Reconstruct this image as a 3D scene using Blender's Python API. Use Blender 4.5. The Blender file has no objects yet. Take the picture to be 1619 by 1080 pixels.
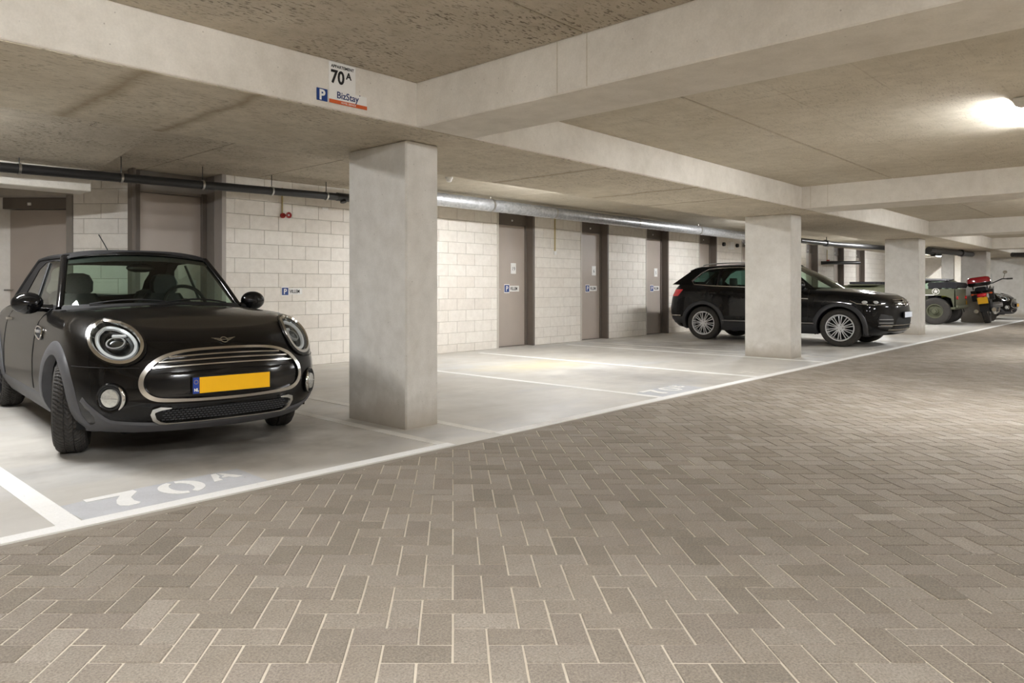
import bpy, bmesh, math, random
import numpy as np
from mathutils import Vector, Matrix, geometry
random.seed(7)
PI = math.pi
sc = bpy.context.scene
COL = sc.collection

# ---------------------------------------------------------------- camera, world, exposure
cd = bpy.data.cameras.new('camera')
cam = bpy.data.objects.new('camera', cd)
COL.objects.link(cam)
CAMX, CAMY, CAMZ, FPX, CX, CV = -3.691, -4.202, 1.10, 1143.0, 716.0, 454.75
cam.location = (CAMX, CAMY, CAMZ)
cam.rotation_euler = (PI / 2, 0, -PI / 4)
cd.sensor_width = 36.0
cd.sensor_fit = 'HORIZONTAL'
cd.lens = FPX / 1619 * 36
cd.shift_x = (809.5 - CX) / 1619
cd.shift_y = -(540 - CV) / 1619
cd.clip_start = 0.05
cd.clip_end = 200
sc.camera = cam

world = bpy.data.worlds.new('world')
sc.world = world
world.use_nodes = True
world.node_tree.nodes['Background'].inputs[0].default_value = (0.9, 0.92, 1.0, 1)
world.node_tree.nodes['Background'].inputs[1].default_value = 0.03

sc.view_settings.view_transform = 'Standard'
sc.view_settings.look = 'None'
sc.view_settings.gamma = 1.0
sc.view_settings.exposure = 1.2
sc.view_settings.use_curve_mapping = False
sc.cycles.max_bounces = 14
sc.cycles.diffuse_bounces = 10
sc.cycles.glossy_bounces = 4
sc.cycles.transparent_max_bounces = 12
sc.cycles.sample_clamp_indirect = 6.0
sc.cycles.caustics_reflective = False
sc.cycles.caustics_refractive = False

LAMP_POWER = 110.0
LAMP_COLOUR = (0.97, 0.985, 1.0)
# (X, Y, ceiling height, label)
LAMPS = [(3.25, -3.38, 2.556, 'bright strip light on the road ceiling between the two nearest cross beams'),
         (4.0, 1.95, 2.556, 'strip light hidden behind the wide beam, over the empty bays'),
         (11.55, 1.95, 2.556, 'strip light hidden behind the wide beam, over the black SUV'),
         (19.1, 1.95, 2.556, 'strip light in the bays between the second and third columns'),
         (26.6, 1.95, 2.556, 'strip light in the bays behind the motorcycle'),
         (-3.55, 1.95, 2.556, 'strip light hidden behind the wide beam, over the black convertible'),
         (33.0, 3.20, 2.556, 'added fill light at the far end before the ramp'),  # added to brighten the dim far end
         (10.8, -3.38, 2.556, 'strip light on the road ceiling behind the second cross beam'),
         (18.35, -3.38, 2.556, 'strip light on the road ceiling behind the third cross beam'),
         (25.9, -3.38, 2.556, 'strip light on the road ceiling behind the fourth cross beam'),
         (-4.3, -3.38, 2.556, 'strip light on the road ceiling above the photographer'),
         (-3.3, -6.3, 2.556, 'added fill light, unseen, over the bays across the road'),  # this row is added out of view, as fill for faces turned to the road
         (4.3, -6.3, 2.556, 'added fill light, unseen, over the bays across the road, second along'),
         (11.9, -6.3, 2.556, 'added fill light, unseen, over the bays across the road, third along'),
         (19.5, -6.3, 2.556, 'added fill light, unseen, over the bays across the road, fourth along')]

# ---------------------------------------------------------------- material helpers
def lin(c):
    return tuple(((v / 255) / 12.92 if v / 255 <= 0.04045 else ((v / 255 + 0.055) / 1.055) ** 2.4) for v in c)

class NT:
    def __init__(s, name):
        s.m = bpy.data.materials.new(name)
        s.m.use_nodes = True
        s.t = s.m.node_tree
        s.b = s.t.nodes['Principled BSDF']
    def n(s, kind, **kw):
        nd = s.t.nodes.new(kind)
        for k, v in kw.items():
            if k.startswith('i_'):
                key = k[2:]
                nd.inputs[int(key) if key.isdigit() else key.replace('_', ' ')].default_value = v
            else:
                setattr(nd, k, v)
        return nd
    def l(s, a, b):
        s.t.links.new(a, b)
    def coords(s, scale=(1, 1, 1), rot=(0, 0, 0)):
        tc = s.n('ShaderNodeTexCoord')
        mp = s.n('ShaderNodeMapping')
        mp.inputs['Scale'].default_value = scale
        mp.inputs['Rotation'].default_value = rot
        s.l(tc.outputs['Object'], mp.inputs['Vector'])
        return mp.outputs['Vector']
    def noise(s, vec, scale, detail=4, rough=0.55):
        nd = s.n('ShaderNodeTexNoise')
        nd.inputs['Scale'].default_value = scale
        nd.inputs['Detail'].default_value = detail
        nd.inputs['Roughness'].default_value = rough
        s.l(vec, nd.inputs['Vector'])
        return nd.outputs['Fac']
    def ramp(s, fac, stops):
        r = s.n('ShaderNodeValToRGB')
        e = r.color_ramp.elements
        while len(e) < len(stops):
            e.new(0.5)
        for el, (p, c) in zip(e, stops):
            el.position = p
            el.color = (*c, 1) if len(c) == 3 else c
        s.l(fac, r.inputs['Fac'])
        return r.outputs['Color']
    def mix(s, fac, a, b, mode='MIX'):
        m = s.n('ShaderNodeMix', data_type='RGBA', blend_type=mode)
        for sock, v in ((m.inputs[0], fac), (m.inputs[6], a), (m.inputs[7], b)):
            if isinstance(v, (int, float)):
                sock.default_value = v
            elif isinstance(v, tuple):
                sock.default_value = (*v, 1) if len(v) == 3 else v
            else:
                s.l(v, sock)
        return m.outputs[2]
    def math(s, op, a, b=None, clamp=False):
        m = s.n('ShaderNodeMath', operation=op, use_clamp=clamp)
        for sock, v in zip(m.inputs, (a, b)):
            if v is None:
                continue
            if isinstance(v, (int, float)):
                sock.default_value = v
            else:
                s.l(v, sock)
        return m.outputs[0]
    def bump(s, h, strength=0.3, dist=0.01):
        b = s.n('ShaderNodeBump')
        b.inputs['Strength'].default_value = strength
        b.inputs['Distance'].default_value = dist
        s.l(h, b.inputs['Height'])
        s.l(b.outputs['Normal'], s.b.inputs['Normal'])

def plain(name, rgb, rough=0.5, metal=0.0, coat=0.0, var=0.06, scale=12, spec=0.5):
    """Solid colour with a slight procedural mottling."""
    t = NT(name)
    c = lin(rgb)
    f = t.noise(t.coords(), scale)
    t.l(t.ramp(f, [(0.3, tuple(v * (1 - var) for v in c)), (0.7, tuple(min(1, v * (1 + var)) for v in c))]), t.b.inputs['Base Color'])
    t.b.inputs['Roughness'].default_value = rough
    t.b.inputs['Metallic'].default_value = metal
    t.b.inputs['Coat Weight'].default_value = coat
    t.b.inputs['Coat Roughness'].default_value = 0.03
    t.b.inputs['Specular IOR Level'].default_value = spec
    return t.m

def concrete(name, lo, hi, fleck=0.0, stretch=(1, 1, 1), stain=0.35, bump=0.15, rough=0.85, bands=None, base_dirt=False, lines=False, flecks_col=(70, 60, 46)):
    t = NT(name)
    v = t.coords()
    big = t.noise(v, 0.9, 5, 0.6)
    col = t.ramp(big, [(0.32, lin(lo)), (0.68, lin(hi))])
    mid = t.noise(v, 7, 6, 0.65)
    col = t.mix(stain, col, t.ramp(mid, [(0.3, (0.62, 0.6, 0.55)), (0.62, (1, 1, 1))]), 'MULTIPLY')
    fine = t.noise(v, 90, 3, 0.6)
    col = t.mix(0.25, col, t.ramp(fine, [(0.3, (0.7, 0.7, 0.7)), (0.7, (1, 1, 1))]), 'MULTIPLY')
    h = fine
    if fleck:
        sv = t.coords(stretch)
        fl = t.noise(sv, 60, 3, 0.55)
        mask = t.ramp(fl, [(0.56, (0, 0, 0)), (0.64, (1, 1, 1))])
        patch = t.ramp(t.noise(v, 1.6, 3), [(0.38, (0.25, 0.25, 0.25)), (0.6, (1, 1, 1))])
        m2 = t.mix(1.0, mask, patch, 'MULTIPLY')
        m3 = t.math('MULTIPLY', m2, fleck)
        col = t.mix(m3, col, lin(flecks_col))
        h = t.math('SUBTRACT', fine, t.math('MULTIPLY', m2, 1.2))
    # small air holes
    vo = t.n('ShaderNodeTexVoronoi', i_Scale=14.0)
    t.l(v, vo.inputs['Vector'])
    hole = t.ramp(vo.outputs['Distance'], [(0.03, (1, 1, 1)), (0.07, (0, 0, 0))])
    col = t.mix(t.math('MULTIPLY', hole, 0.5), col, lin((92, 82, 68)))
    if bands:                      # brown run-marks with a place of their own, across Y
        sp = t.n('ShaderNodeSeparateXYZ')
        t.l(v, sp.inputs[0])
        wob = t.math('MULTIPLY', t.math('SUBTRACT', t.noise(v, 3.0, 4), 0.5), 0.18)
        for bx, bw in bands:
            d = t.math('ABSOLUTE', t.math('SUBTRACT', t.math('ADD', sp.outputs['X'], wob), bx))
            k = t.math('SUBTRACT', 1.0, t.math('DIVIDE', d, bw), clamp=True)
            col = t.mix(t.math('MULTIPLY', k, 0.55), col, lin((118, 98, 66)))
    if lines:                      # faint shuttering seams across the slabs
        sp = t.n('ShaderNodeSeparateXYZ')
        t.l(v, sp.inputs[0])
        wob = t.math('MULTIPLY', t.noise(v, 2.5, 3), 0.03)
        for ax, per in (('X', 0.55), ('Y', 0.6)):
            fr = t.math('FRACT', t.math('DIVIDE', t.math('ADD', sp.outputs[ax], wob), per))
            k = t.math('SUBTRACT', 1.0, t.math('DIVIDE', t.math('ABSOLUTE', t.math('SUBTRACT', fr, 0.5)), 0.018), clamp=True)
            k = t.math('MULTIPLY', k, t.ramp(t.noise(v, 0.8, 3), [(0.42, (0, 0, 0)), (0.6, (1, 1, 1))]))
            col = t.mix(t.math('MULTIPLY', k, 0.3), col, lin((128, 112, 90)))
    if base_dirt:                  # splash marks and grime low down
        sp = t.n('ShaderNodeSeparateXYZ')
        t.l(v, sp.inputs[0])
        k = t.math('SUBTRACT', 1.0, t.math('DIVIDE', sp.outputs['Z'], t.math('MULTIPLY', t.noise(v, 5, 5), 0.5)), clamp=True)
        col = t.mix(t.math('MULTIPLY', k, 0.75), col, lin((150, 139, 122)))
    t.l(col, t.b.inputs['Base Color'])
    t.b.inputs['Roughness'].default_value = rough
    t.b.inputs['Specular IOR Level'].default_value = 0.3
    t.bump(h, bump, 0.006)
    return t.m

M = {}
M['column'] = concrete('column_concrete', (212, 208, 201), (230, 227, 221), stain=0.3, bump=0.12, base_dirt=True)
M['beam'] = concrete('beam_concrete', (216, 210, 200), (232, 227, 218), stain=0.3, bump=0.12)
M['beam_soffit'] = concrete('wide_beam_concrete', (194, 184, 166), (212, 203, 186), fleck=0.5, stretch=(0.35, 1.2, 1), stain=0.4, bump=0.35,
                            bands=[(-2.13, 0.09), (-1.46, 0.08), (2.2, 0.06), (4.1, 0.07), (5.4, 0.06)])
M['ceiling_rough'] = concrete('rough_ceiling_concrete', (182, 172, 156), (202, 193, 177), fleck=0.75, stretch=(0.4, 1.2, 1), stain=0.4, bump=0.4)
M['ceiling'] = concrete('ceiling_concrete', (192, 183, 165), (209, 201, 185), fleck=0.3, stretch=(0.3, 1.5, 1), stain=0.35, bump=0.2, lines=True)
M['backing'] = plain('joint_mortar', (168, 160, 150), 0.9)

def floor_material():
    t = NT('parking_floor_concrete')
    v = t.coords()
    vs = t.coords((0.5, 1.4, 1))
    col = t.ramp(t.noise(v, 0.55, 6, 0.6), [(0.3, lin((188, 184, 177))), (0.7, lin((210, 206, 198)))])
    blot = t.ramp(t.noise(vs, 1.7, 5, 0.65), [(0.46, (0, 0, 0)), (0.62, (1, 1, 1))])
    col = t.mix(t.math('MULTIPLY', blot, 0.35), col, lin((172, 166, 157)))
    blue = t.ramp(t.noise(vs, 0.8, 4), [(0.52, (0, 0, 0)), (0.68, (1, 1, 1))])
    col = t.mix(t.math('MULTIPLY', blue, 0.4), col, lin((190, 193, 198)))
    sp = t.n('ShaderNodeSeparateXYZ'); t.l(v, sp.inputs[0])
    # damp oil marks where cars stand, and one yellowish pool of lamp light painted in
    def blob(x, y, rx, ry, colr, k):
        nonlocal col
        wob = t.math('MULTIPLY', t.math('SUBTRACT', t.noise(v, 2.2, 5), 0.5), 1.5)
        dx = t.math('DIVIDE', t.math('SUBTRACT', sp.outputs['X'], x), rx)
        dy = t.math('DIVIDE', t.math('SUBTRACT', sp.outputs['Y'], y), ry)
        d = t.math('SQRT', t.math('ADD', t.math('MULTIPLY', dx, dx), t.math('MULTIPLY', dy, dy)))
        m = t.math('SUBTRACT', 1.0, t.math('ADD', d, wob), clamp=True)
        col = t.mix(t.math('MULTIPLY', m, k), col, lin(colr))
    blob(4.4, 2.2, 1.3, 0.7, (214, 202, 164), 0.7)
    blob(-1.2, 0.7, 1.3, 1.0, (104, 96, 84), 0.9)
    blob(4.3, 0.6, 1.0, 1.2, (150, 147, 144), 0.8)
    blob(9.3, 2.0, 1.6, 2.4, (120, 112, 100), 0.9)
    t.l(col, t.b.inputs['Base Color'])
    f = t.noise(v, 60, 4)
    t.l(t.ramp(t.noise(v, 3, 4), [(0.3, (0.38,) * 3), (0.7, (0.62,) * 3)]), t.b.inputs['Roughness'])
    t.bump(f, 0.06, 0.004)
    return t.m
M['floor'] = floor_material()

def tone_material(name, stops, speck=0.0, rough=0.85, bump=0.25):
    """Every piece gets its own tone: object random for single pieces, island random inside a joined field."""
    t = NT(name)
    oi = t.n('ShaderNodeObjectInfo')
    geo = t.n('ShaderNodeNewGeometry')
    r = t.math('FRACT', t.math('ADD', oi.outputs['Random'], geo.outputs['Random Per Island']))
    col = t.ramp(r, stops)
    tc = t.n('ShaderNodeTexCoord')
    pos = geo.outputs['Position']
    big = t.noise(pos, 0.5, 4)
    col = t.mix(0.5, col, t.ramp(big, [(0.3, (0.82, 0.8, 0.78)), (0.7, (1.06, 1.05, 1.03))]), 'MULTIPLY')
    f = t.noise(pos, 130, 4, 0.7)
    if speck:
        col = t.mix(speck, col, t.ramp(f, [(0.3, (0.55, 0.54, 0.52)), (0.5, (1, 1, 1)), (0.7, (1.45, 1.43, 1.4))]), 'MULTIPLY')
        m = t.noise(pos, 11, 4)
        col = t.mix(0.35, col, t.ramp(m, [(0.3, (0.75, 0.73, 0.7)), (0.65, (1, 1, 1))]), 'MULTIPLY')
    t.l(col, t.b.inputs['Base Color'])
    t.b.inputs['Roughness'].default_value = rough
    t.b.inputs['Specular IOR Level'].default_value = 0.25
    t.bump(f, bump, 0.004)
    return t.m
M['paver'] = tone_material('grey_paver', [(0.0, lin((137, 129, 118))), (0.35, lin((150, 141, 130))), (0.6, lin((156, 148, 138))), (0.85, lin((144, 135, 125))), (1.0, lin((164, 156, 146)))], speck=0.75)
M['joint'] = concrete('sand_joint', (200, 189, 172), (218, 208, 192), stain=0.22, bump=0.3)
M['block'] = tone_material('white_wall_block', [(0, lin((232, 227, 220))), (0.5, lin((237, 233, 226))), (1, lin((229, 223, 215)))], speck=0.12, rough=0.8, bump=0.08)
M['kerb'] = concrete('edging_stone', (140, 132, 121), (164, 155, 143), stain=0.4)
M['line'] = concrete('white_road_paint', (240, 239, 236), (250, 249, 247), stain=0.1, bump=0.05)
M['line_worn'] = concrete('worn_road_paint', (222, 219, 212), (238, 235, 229), stain=0.3, bump=0.05)
M['patch'] = concrete('blue_grey_floor_patch', (196, 197, 201), (206, 207, 210), stain=0.2, bump=0.05)
M['door'] = plain('taupe_door_paint', (172, 161, 151), 0.45, var=0.03, scale=3)
M['frame'] = plain('grey_frame_paint', (128, 121, 114), 0.45, var=0.04)
M['frame_dark'] = plain('brown_frame_paint', (104, 95, 87), 0.5, var=0.04)
M['midframe'] = plain('mid_grey_frame_paint', (164, 157, 150), 0.5, var=0.03)
M['lightframe'] = plain('pale_frame_paint', (196, 189, 181), 0.5)
M['steel'] = plain('brushed_steel', (190, 188, 184), 0.3, 1.0)
M['galv'] = None
def galv():
    t = NT('galvanised_duct')
    v = t.coords((0.8, 1, 1))
    vo = t.n('ShaderNodeTexVoronoi', i_Scale=30.0); t.l(v, vo.inputs['Vector'])
    t.l(t.ramp(vo.outputs['Color'], [(0.1, lin((176, 178, 181))), (0.9, lin((208, 209, 211)))]), t.b.inputs['Base Color'])
    t.b.inputs['Metallic'].default_value = 0.75
    t.b.inputs['Roughness'].default_value = 0.42
    return t.m
M['galv'] = galv()
M['blackpipe'] = plain('black_drain_pipe', (34, 33, 33), 0.4)
M['white'] = plain('white_plastic', (232, 231, 228), 0.5, var=0.02)
M['black_ink'] = plain('black_print', (26, 24, 24), 0.7)
M['grey_ink'] = plain('grey_print', (110, 110, 112), 0.7)
M['navy'] = plain('navy_print', (32, 52, 104), 0.6)
M['blue'] = plain('blue_sign', (28, 62, 128), 0.5)
M['orange'] = plain('orange_print', (206, 94, 44), 0.6)
M['red'] = plain('red_plastic', (150, 26, 22), 0.4)
M['copper'] = plain('yellowed_conduit', (178, 160, 110), 0.5)
M['wood'] = plain('pale_board', (186, 172, 148), 0.7)

def paint(name, rgb, rough=0.22, dust=0.0):
    t = NT(name)
    v = t.coords()
    c = lin(rgb)
    d = t.ramp(t.noise(v, 320, 2, 0.5), [(0.66, (0, 0, 0)), (0.74, (1, 1, 1))])
    col = t.mix(t.math('MULTIPLY', d, 0.08), c, lin((120, 112, 100)))
    if dust:
        sp = t.n('ShaderNodeSeparateXYZ'); t.l(v, sp.inputs[0])
        n = t.math('MULTIPLY', t.noise(v, 2.2, 5), dust)
        col = t.mix(n, col, lin((122, 110, 94)))
    t.l(col, t.b.inputs['Base Color'])
    t.b.inputs['Roughness'].default_value = rough
    t.b.inputs['Specular IOR Level'].default_value = 0.05
    t.b.inputs['Coat Weight'].default_value = 0.6
    t.b.inputs['Coat Roughness'].default_value = 0.025
    return t.m
M['paint'] = paint('black_brown_car_paint', (8, 7, 7), 0.35, 0.012)
M['paint2'] = paint('deep_black_car_paint', (10, 10, 12), 0.3, 0.012)
M['trim'] = plain('dark_grey_cladding', (80, 80, 83), 0.55, var=0.08)
M['trim2'] = plain('black_cladding', (52, 53, 56), 0.5, var=0.08)
M['gloss'] = plain('gloss_black_plastic', (14, 14, 15), 0.12)
M['matt'] = plain('matt_black_plastic', (20, 20, 21), 0.6)
M['pit'] = plain('deep_black', (8, 8, 8), 0.8)
M['chrome'] = plain('chrome', (216, 214, 210), 0.16, 1.0, var=0.02)
M['satin'] = plain('satin_silver', (186, 186, 188), 0.32, 0.85, var=0.02)
M['alloy'] = plain('silver_alloy', (222, 223, 225), 0.35, 0.3, var=0.03)
M['darkalloy'] = plain('dark_alloy', (46, 46, 48), 0.4, 0.6)
M['rubber'] = plain('tyre_rubber', (56, 53, 50), 0.75, var=0.2, scale=30)
M['fabric'] = plain('black_roof_fabric', (30, 29, 30), 0.85, var=0.15, scale=200)
M['seat'] = plain('dark_seat_leather', (17, 17, 19), 0.5)
M['plate'] = plain('yellow_plate', (252, 190, 12), 0.4, var=0.02)
M['plate_white'] = plain('pale_plate', (214, 220, 230), 0.4)
M['euro'] = plain('blue_plate_band', (24, 62, 152), 0.4)
M['olive'] = plain('olive_army_paint', (92, 94, 74), 0.5, var=0.12, scale=5)
M['canvas'] = plain('black_canvas', (30, 29, 34), 0.8, var=0.2)
M['redgloss'] = plain('dark_red_lacquer', (138, 20, 30), 0.18, coat=1.0)
M['yellow'] = plain('yellow_lacquer', (198, 166, 40), 0.3)
M['lime'] = plain('lime_yellow_lacquer', (176, 178, 62), 0.35)
M['taillight'] = plain('red_tail_lamp', (236, 48, 56), 0.25, coat=0.4)
M['lamp_bowl'] = plain('headlamp_reflector', (92, 95, 97), 0.2, 0.9)
M['lamp_white'] = plain('frosted_lamp_ring', (226, 228, 230), 0.3, var=0.02)
M['fog'] = plain('fog_lamp_glass', (206, 206, 200), 0.15, 0.4, var=0.25, scale=60)
M['skin'] = M['wood']

def glass(name, tint=(0.75, 0.88, 0.82), fac_scale=1.0):
    t = NT(name)
    nt = t.t
    out = nt.nodes['Material Output']
    tr = t.n('ShaderNodeBsdfTransparent'); tr.inputs[0].default_value = (*tint, 1)
    gl = t.n('ShaderNodeBsdfGlossy'); gl.inputs['Roughness'].default_value = 0.03
    gl.inputs[0].default_value = (0.95, 0.97, 0.96, 1)
    lw = t.n('ShaderNodeLayerWeight'); lw.inputs[0].default_value = 0.5
    fr = t.n('ShaderNodeMath', operation='MULTIPLY_ADD'); fr.inputs[1].default_value = .92; fr.inputs[2].default_value = .045
    t.l(t.math('POWER', lw.outputs['Facing'], 5.0), fr.inputs[0])
    mx = t.n('ShaderNodeMixShader')
    t.l(t.math('MULTIPLY', fr.outputs[0], fac_scale), mx.inputs[0])
    t.l(tr.outputs[0], mx.inputs[1]); t.l(gl.outputs[0], mx.inputs[2])
    t.l(mx.outputs[0], out.inputs['Surface'])
    return t.m
M['glass'] = glass('car_glass', (0.72, 0.85, 0.77))
M['privacy'] = glass('dark_car_glass', (0.30, 0.46, 0.42))
M['clear'] = glass('clear_lens', (0.93, 0.95, 0.95), 0.8)

def emit(name, colour, strength):
    t = NT(name)
    t.b.inputs['Base Color'].default_value = (0.9, 0.9, 0.9, 1)
    t.b.inputs['Emission Color'].default_value = (*colour, 1)
    t.b.inputs['Emission Strength'].default_value = strength
    return t.m
M['lamp'] = emit('lit_diffuser', LAMP_COLOUR, LAMP_POWER)

# ---------------------------------------------------------------- mesh builder
class MB:
    def __init__(s):
        s.v, s.f, s.mi = [], [], []
    def add(s, vs, fs, mi=0):
        b = len(s.v)
        s.v += [tuple(map(float, p)) for p in vs]
        s.f += [tuple(b + i for i in f) for f in fs]
        s.mi += [mi] * len(fs)
        return s
    def box(s, lo, hi, mi=0, c=0.0):
        x0, y0, z0 = lo; x1, y1, z1 = hi
        if c <= 0:
            s.add([(x0, y0, z0), (x1, y0, z0), (x1, y1, z0), (x0, y1, z0), (x0, y0, z1), (x1, y0, z1), (x1, y1, z1), (x0, y1, z1)],
                  [(0, 3, 2, 1), (4, 5, 6, 7), (0, 1, 5, 4), (1, 2, 6, 5), (2, 3, 7, 6), (3, 0, 4, 7)], mi)
        else:
            rings = []
            for z, k in ((z0, c), (z0 + c, 0), (z1 - c, 0), (z1, c)):
                pts = [(x0 + k, y0 + k), (x1 - k, y0 + k), (x1 - k, y1 - k), (x0 + k, y1 - k)]
                rr = []
                kk = c
                for i, (px, py) in enumerate(pts):
                    sx = 1 if i in (0, 3) else -1; sy = 1 if i in (0, 1) else -1
                    if k == 0:
                        a, b2 = (px, py + sy * kk), (px + sx * kk, py)
                    else:
                        a, b2 = (px, py + sy * kk * .4), (px + sx * kk * .4, py)
                    rr += [a, b2] if i in (0, 2) else [b2, a]
                rings.append([(p[0], p[1], z) for p in rr])
            s.loft(rings, True, True, True, mi)
        return s
    def loft(s, rings, closed=True, cap0=False, cap1=False, mi=0):
        n = len(rings[0]); b = len(s.v)
        for r in rings:
            s.v += [tuple(map(float, p)) for p in r]
        m = n if closed else n - 1
        for j in range(len(rings) - 1):
            for i in range(m):
                i2 = (i + 1) % n
                s.f.append((b + j * n + i, b + j * n + i2, b + (j + 1) * n + i2, b + (j + 1) * n + i)); s.mi.append(mi)
        if cap0:
            s.f.append(tuple(b + i for i in reversed(range(n)))); s.mi.append(mi)
        if cap1:
            o = b + (len(rings) - 1) * n
            s.f.append(tuple(o + i for i in range(n))); s.mi.append(mi)
        return s
    def tube(s, pts, r, n=10, caps=True, mi=0, closed=False):
        pts = [Vector(p) for p in pts]
        rr = r if isinstance(r, (list, tuple)) else [r] * len(pts)
        rings = []; up = None
        for i, p in enumerate(pts):
            if closed:
                d = pts[(i + 1) % len(pts)] - pts[i - 1]
            else:
                d = pts[min(i + 1, len(pts) - 1)] - pts[max(i - 1, 0)]
            d.normalize()
            if up is None:
                up = Vector((0, 0, 1)) if abs(d.z) < 0.9 else Vector((1, 0, 0))
            a = d.cross(up); a.normalize(); b = a.cross(d); b.normalize(); up = b
            rings.append([p + a * (math.cos(t) * rr[i]) + b * (math.sin(t) * rr[i]) for t in [2 * PI * k / n for k in range(n)]])
        if closed:
            rings.append(rings[0]); caps = False
        s.loft(rings, True, caps, caps, mi)
        return s
    def ribbon(s, pts, w, h, nrm, mi=0, closed=False):
        """flat-section bar along pts: w across (in the surface), h proud along the normal"""
        pts = [Vector(p) for p in pts]; rings = []
        N = len(pts)
        for i, p in enumerate(pts):
            d = (pts[(i + 1) % N] - pts[i - 1]) if closed else (pts[min(i + 1, N - 1)] - pts[max(i - 1, 0)])
            d.normalize()
            nn = Vector(nrm[i] if isinstance(nrm, list) else nrm).normalized()
            a = d.cross(nn); a.normalize()
            ww = w[i] if isinstance(w, (list, tuple)) else w
            rings.append([p - a * ww / 2, p - a * ww * .38 + nn * h, p + a * ww * .38 + nn * h, p + a * ww / 2, p - nn * h * .6])
        if closed:
            rings.append(rings[0])
        s.loft(rings, True, not closed, not closed, mi)
        return s
    def lathe(s, prof, n=32, axis='x', c=(0, 0, 0), caps=(False, False), mi=0):
        rings = []
        for (a, r) in prof:
            ring = []
            for k in range(n):
                t = 2 * PI * k / n
                p = (a, r * math.cos(t), r * math.sin(t))
                if axis == 'y': p = (r * math.sin(t), a, r * math.cos(t))
                if axis == 'z': p = (r * math.cos(t), r * math.sin(t), a)
                ring.append((p[0] + c[0], p[1] + c[1], p[2] + c[2]))
            rings.append(ring)
        s.loft(rings, True, caps[0], caps[1], mi)
        return s
    def grid(s, P, mi=0, flip=False):
        nj = len(P); ni = len(P[0]); b = len(s.v)
        for row in P:
            s.v += [tuple(map(float, p)) for p in row]
        for j in range(nj - 1):
            for i in range(ni - 1):
                q = (b + j * ni + i, b + j * ni + i + 1, b + (j + 1) * ni + i + 1, b + (j + 1) * ni + i)
                s.f.append(q[::-1] if flip else q); s.mi.append(mi)
        return s
    def ellipsoid(s, c, r, n=16, m=10, mi=0, rot=None):
        rings = []
        for j in range(1, m):
            ph = PI * j / m
            ring = [Vector((r[0] * math.sin(ph) * math.cos(2 * PI * k / n), r[1] * math.sin(ph) * math.sin(2 * PI * k / n), -r[2] * math.cos(ph))) for k in range(n)]
            if rot is not None: ring = [rot @ p for p in ring]
            rings.append([p + Vector(c) for p in ring])
        s.loft(rings, True, True, True, mi)
        return s
    def prism(s, poly, map0, map1, mi=0):
        """2-D polygon mapped to two 3-D sheets and joined"""
        n = len(poly)
        tri = geometry.tessellate_polygon([[Vector((p[0], p[1], 0)) for p in poly]])
        b = len(s.v)
        s.v += [tuple(map(float, map0(*p))) for p in poly] + [tuple(map(float, map1(*p))) for p in poly]
        for t in tri:
            s.f.append((b + t[0], b + t[1], b + t[2])); s.mi.append(mi)
            s.f.append((b + n + t[2], b + n + t[1], b + n + t[0])); s.mi.append(mi)
        for i in range(n):
            j = (i + 1) % n
            s.f.append((b + i, b + j, b + n + j, b + n + i)); s.mi.append(mi)
        return s
    def holed(s, outer, holes, fn, mi=0):
        loops = [outer] + holes
        flat = [p for lp in loops for p in lp]
        tri = geometry.tessellate_polygon([[Vector((p[0], p[1], 0)) for p in lp] for lp in loops])
        s.add([fn(*p) for p in flat], [tuple(t) for t in tri], mi)
        return s
    def mirror(s):
        n = len(s.v)
        fs = [tuple(n + i for i in reversed(f)) for f in s.f]
        s.v += [(-x, y, z) for x, y, z in s.v]
        s.f += fs; s.mi += list(s.mi)
        return s
    def xf(s, mat):
        s.v = [tuple(mat @ Vector(p)) for p in s.v]
        return s
    def mesh(s, name, mats, smooth=None, merge=0.0):
        me = bpy.data.meshes.new(name)
        me.from_pydata(s.v, [], s.f)
        for m in (mats if isinstance(mats, (list, tuple)) else [mats]):
            me.materials.append(M[m] if isinstance(m, str) else m)
        if any(s.mi):
            me.polygons.foreach_set('material_index', s.mi)
        bm = bmesh.new(); bm.from_mesh(me)
        if merge: bmesh.ops.remove_doubles(bm, verts=bm.verts, dist=merge)
        bmesh.ops.recalc_face_normals(bm, faces=bm.faces)
        bm.to_mesh(me); bm.free()
        if smooth is not None:
            me.polygons.foreach_set('use_smooth', [True] * len(me.polygons))
            me.set_sharp_from_angle(angle=math.radians(smooth))
        me.update()
        return me
    def build(s, name, mats, parent=None, smooth=None, merge=0.0, **props):
        return link(name, s.mesh(name, mats, smooth, merge), parent, **props)

def link(name, data, parent=None, **props):
    o = bpy.data.objects.new(name, data)
    COL.objects.link(o)
    if parent is not None: o.parent = parent
    for k, v in props.items(): o[k] = v
    return o
def thing(name, label, cat, loc=(0, 0, 0), rz=0, group=None):
    o = link(name, None)
    o.empty_display_size = 0.1
    o.location = loc; o.rotation_euler = (0, 0, rz)
    o['label'] = label; o['category'] = cat
    if group: o['group'] = group
    return o
def copy_tree(o, parent=None):
    c = o.copy(); COL.objects.link(c)
    if parent is not None: c.parent = parent
    for ch in [x for x in o.children]:
        copy_tree(ch, c)
    return c
def textmesh(body, size, ext=0.0008, align='LEFT', bold=0.0):
    cu = bpy.data.curves.new('lettering', 'FONT')
    cu.body = body; cu.size = size; cu.extrude = ext; cu.align_x = align; cu.offset = bold; cu.resolution_u = 3
    o = bpy.data.objects.new('lettering', cu); COL.objects.link(o)
    dg = bpy.context.evaluated_depsgraph_get()
    me = bpy.data.meshes.new_from_object(o.evaluated_get(dg))
    bpy.data.objects.remove(o); bpy.data.curves.remove(cu)
    me.name = 'lettering'
    return me
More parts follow.
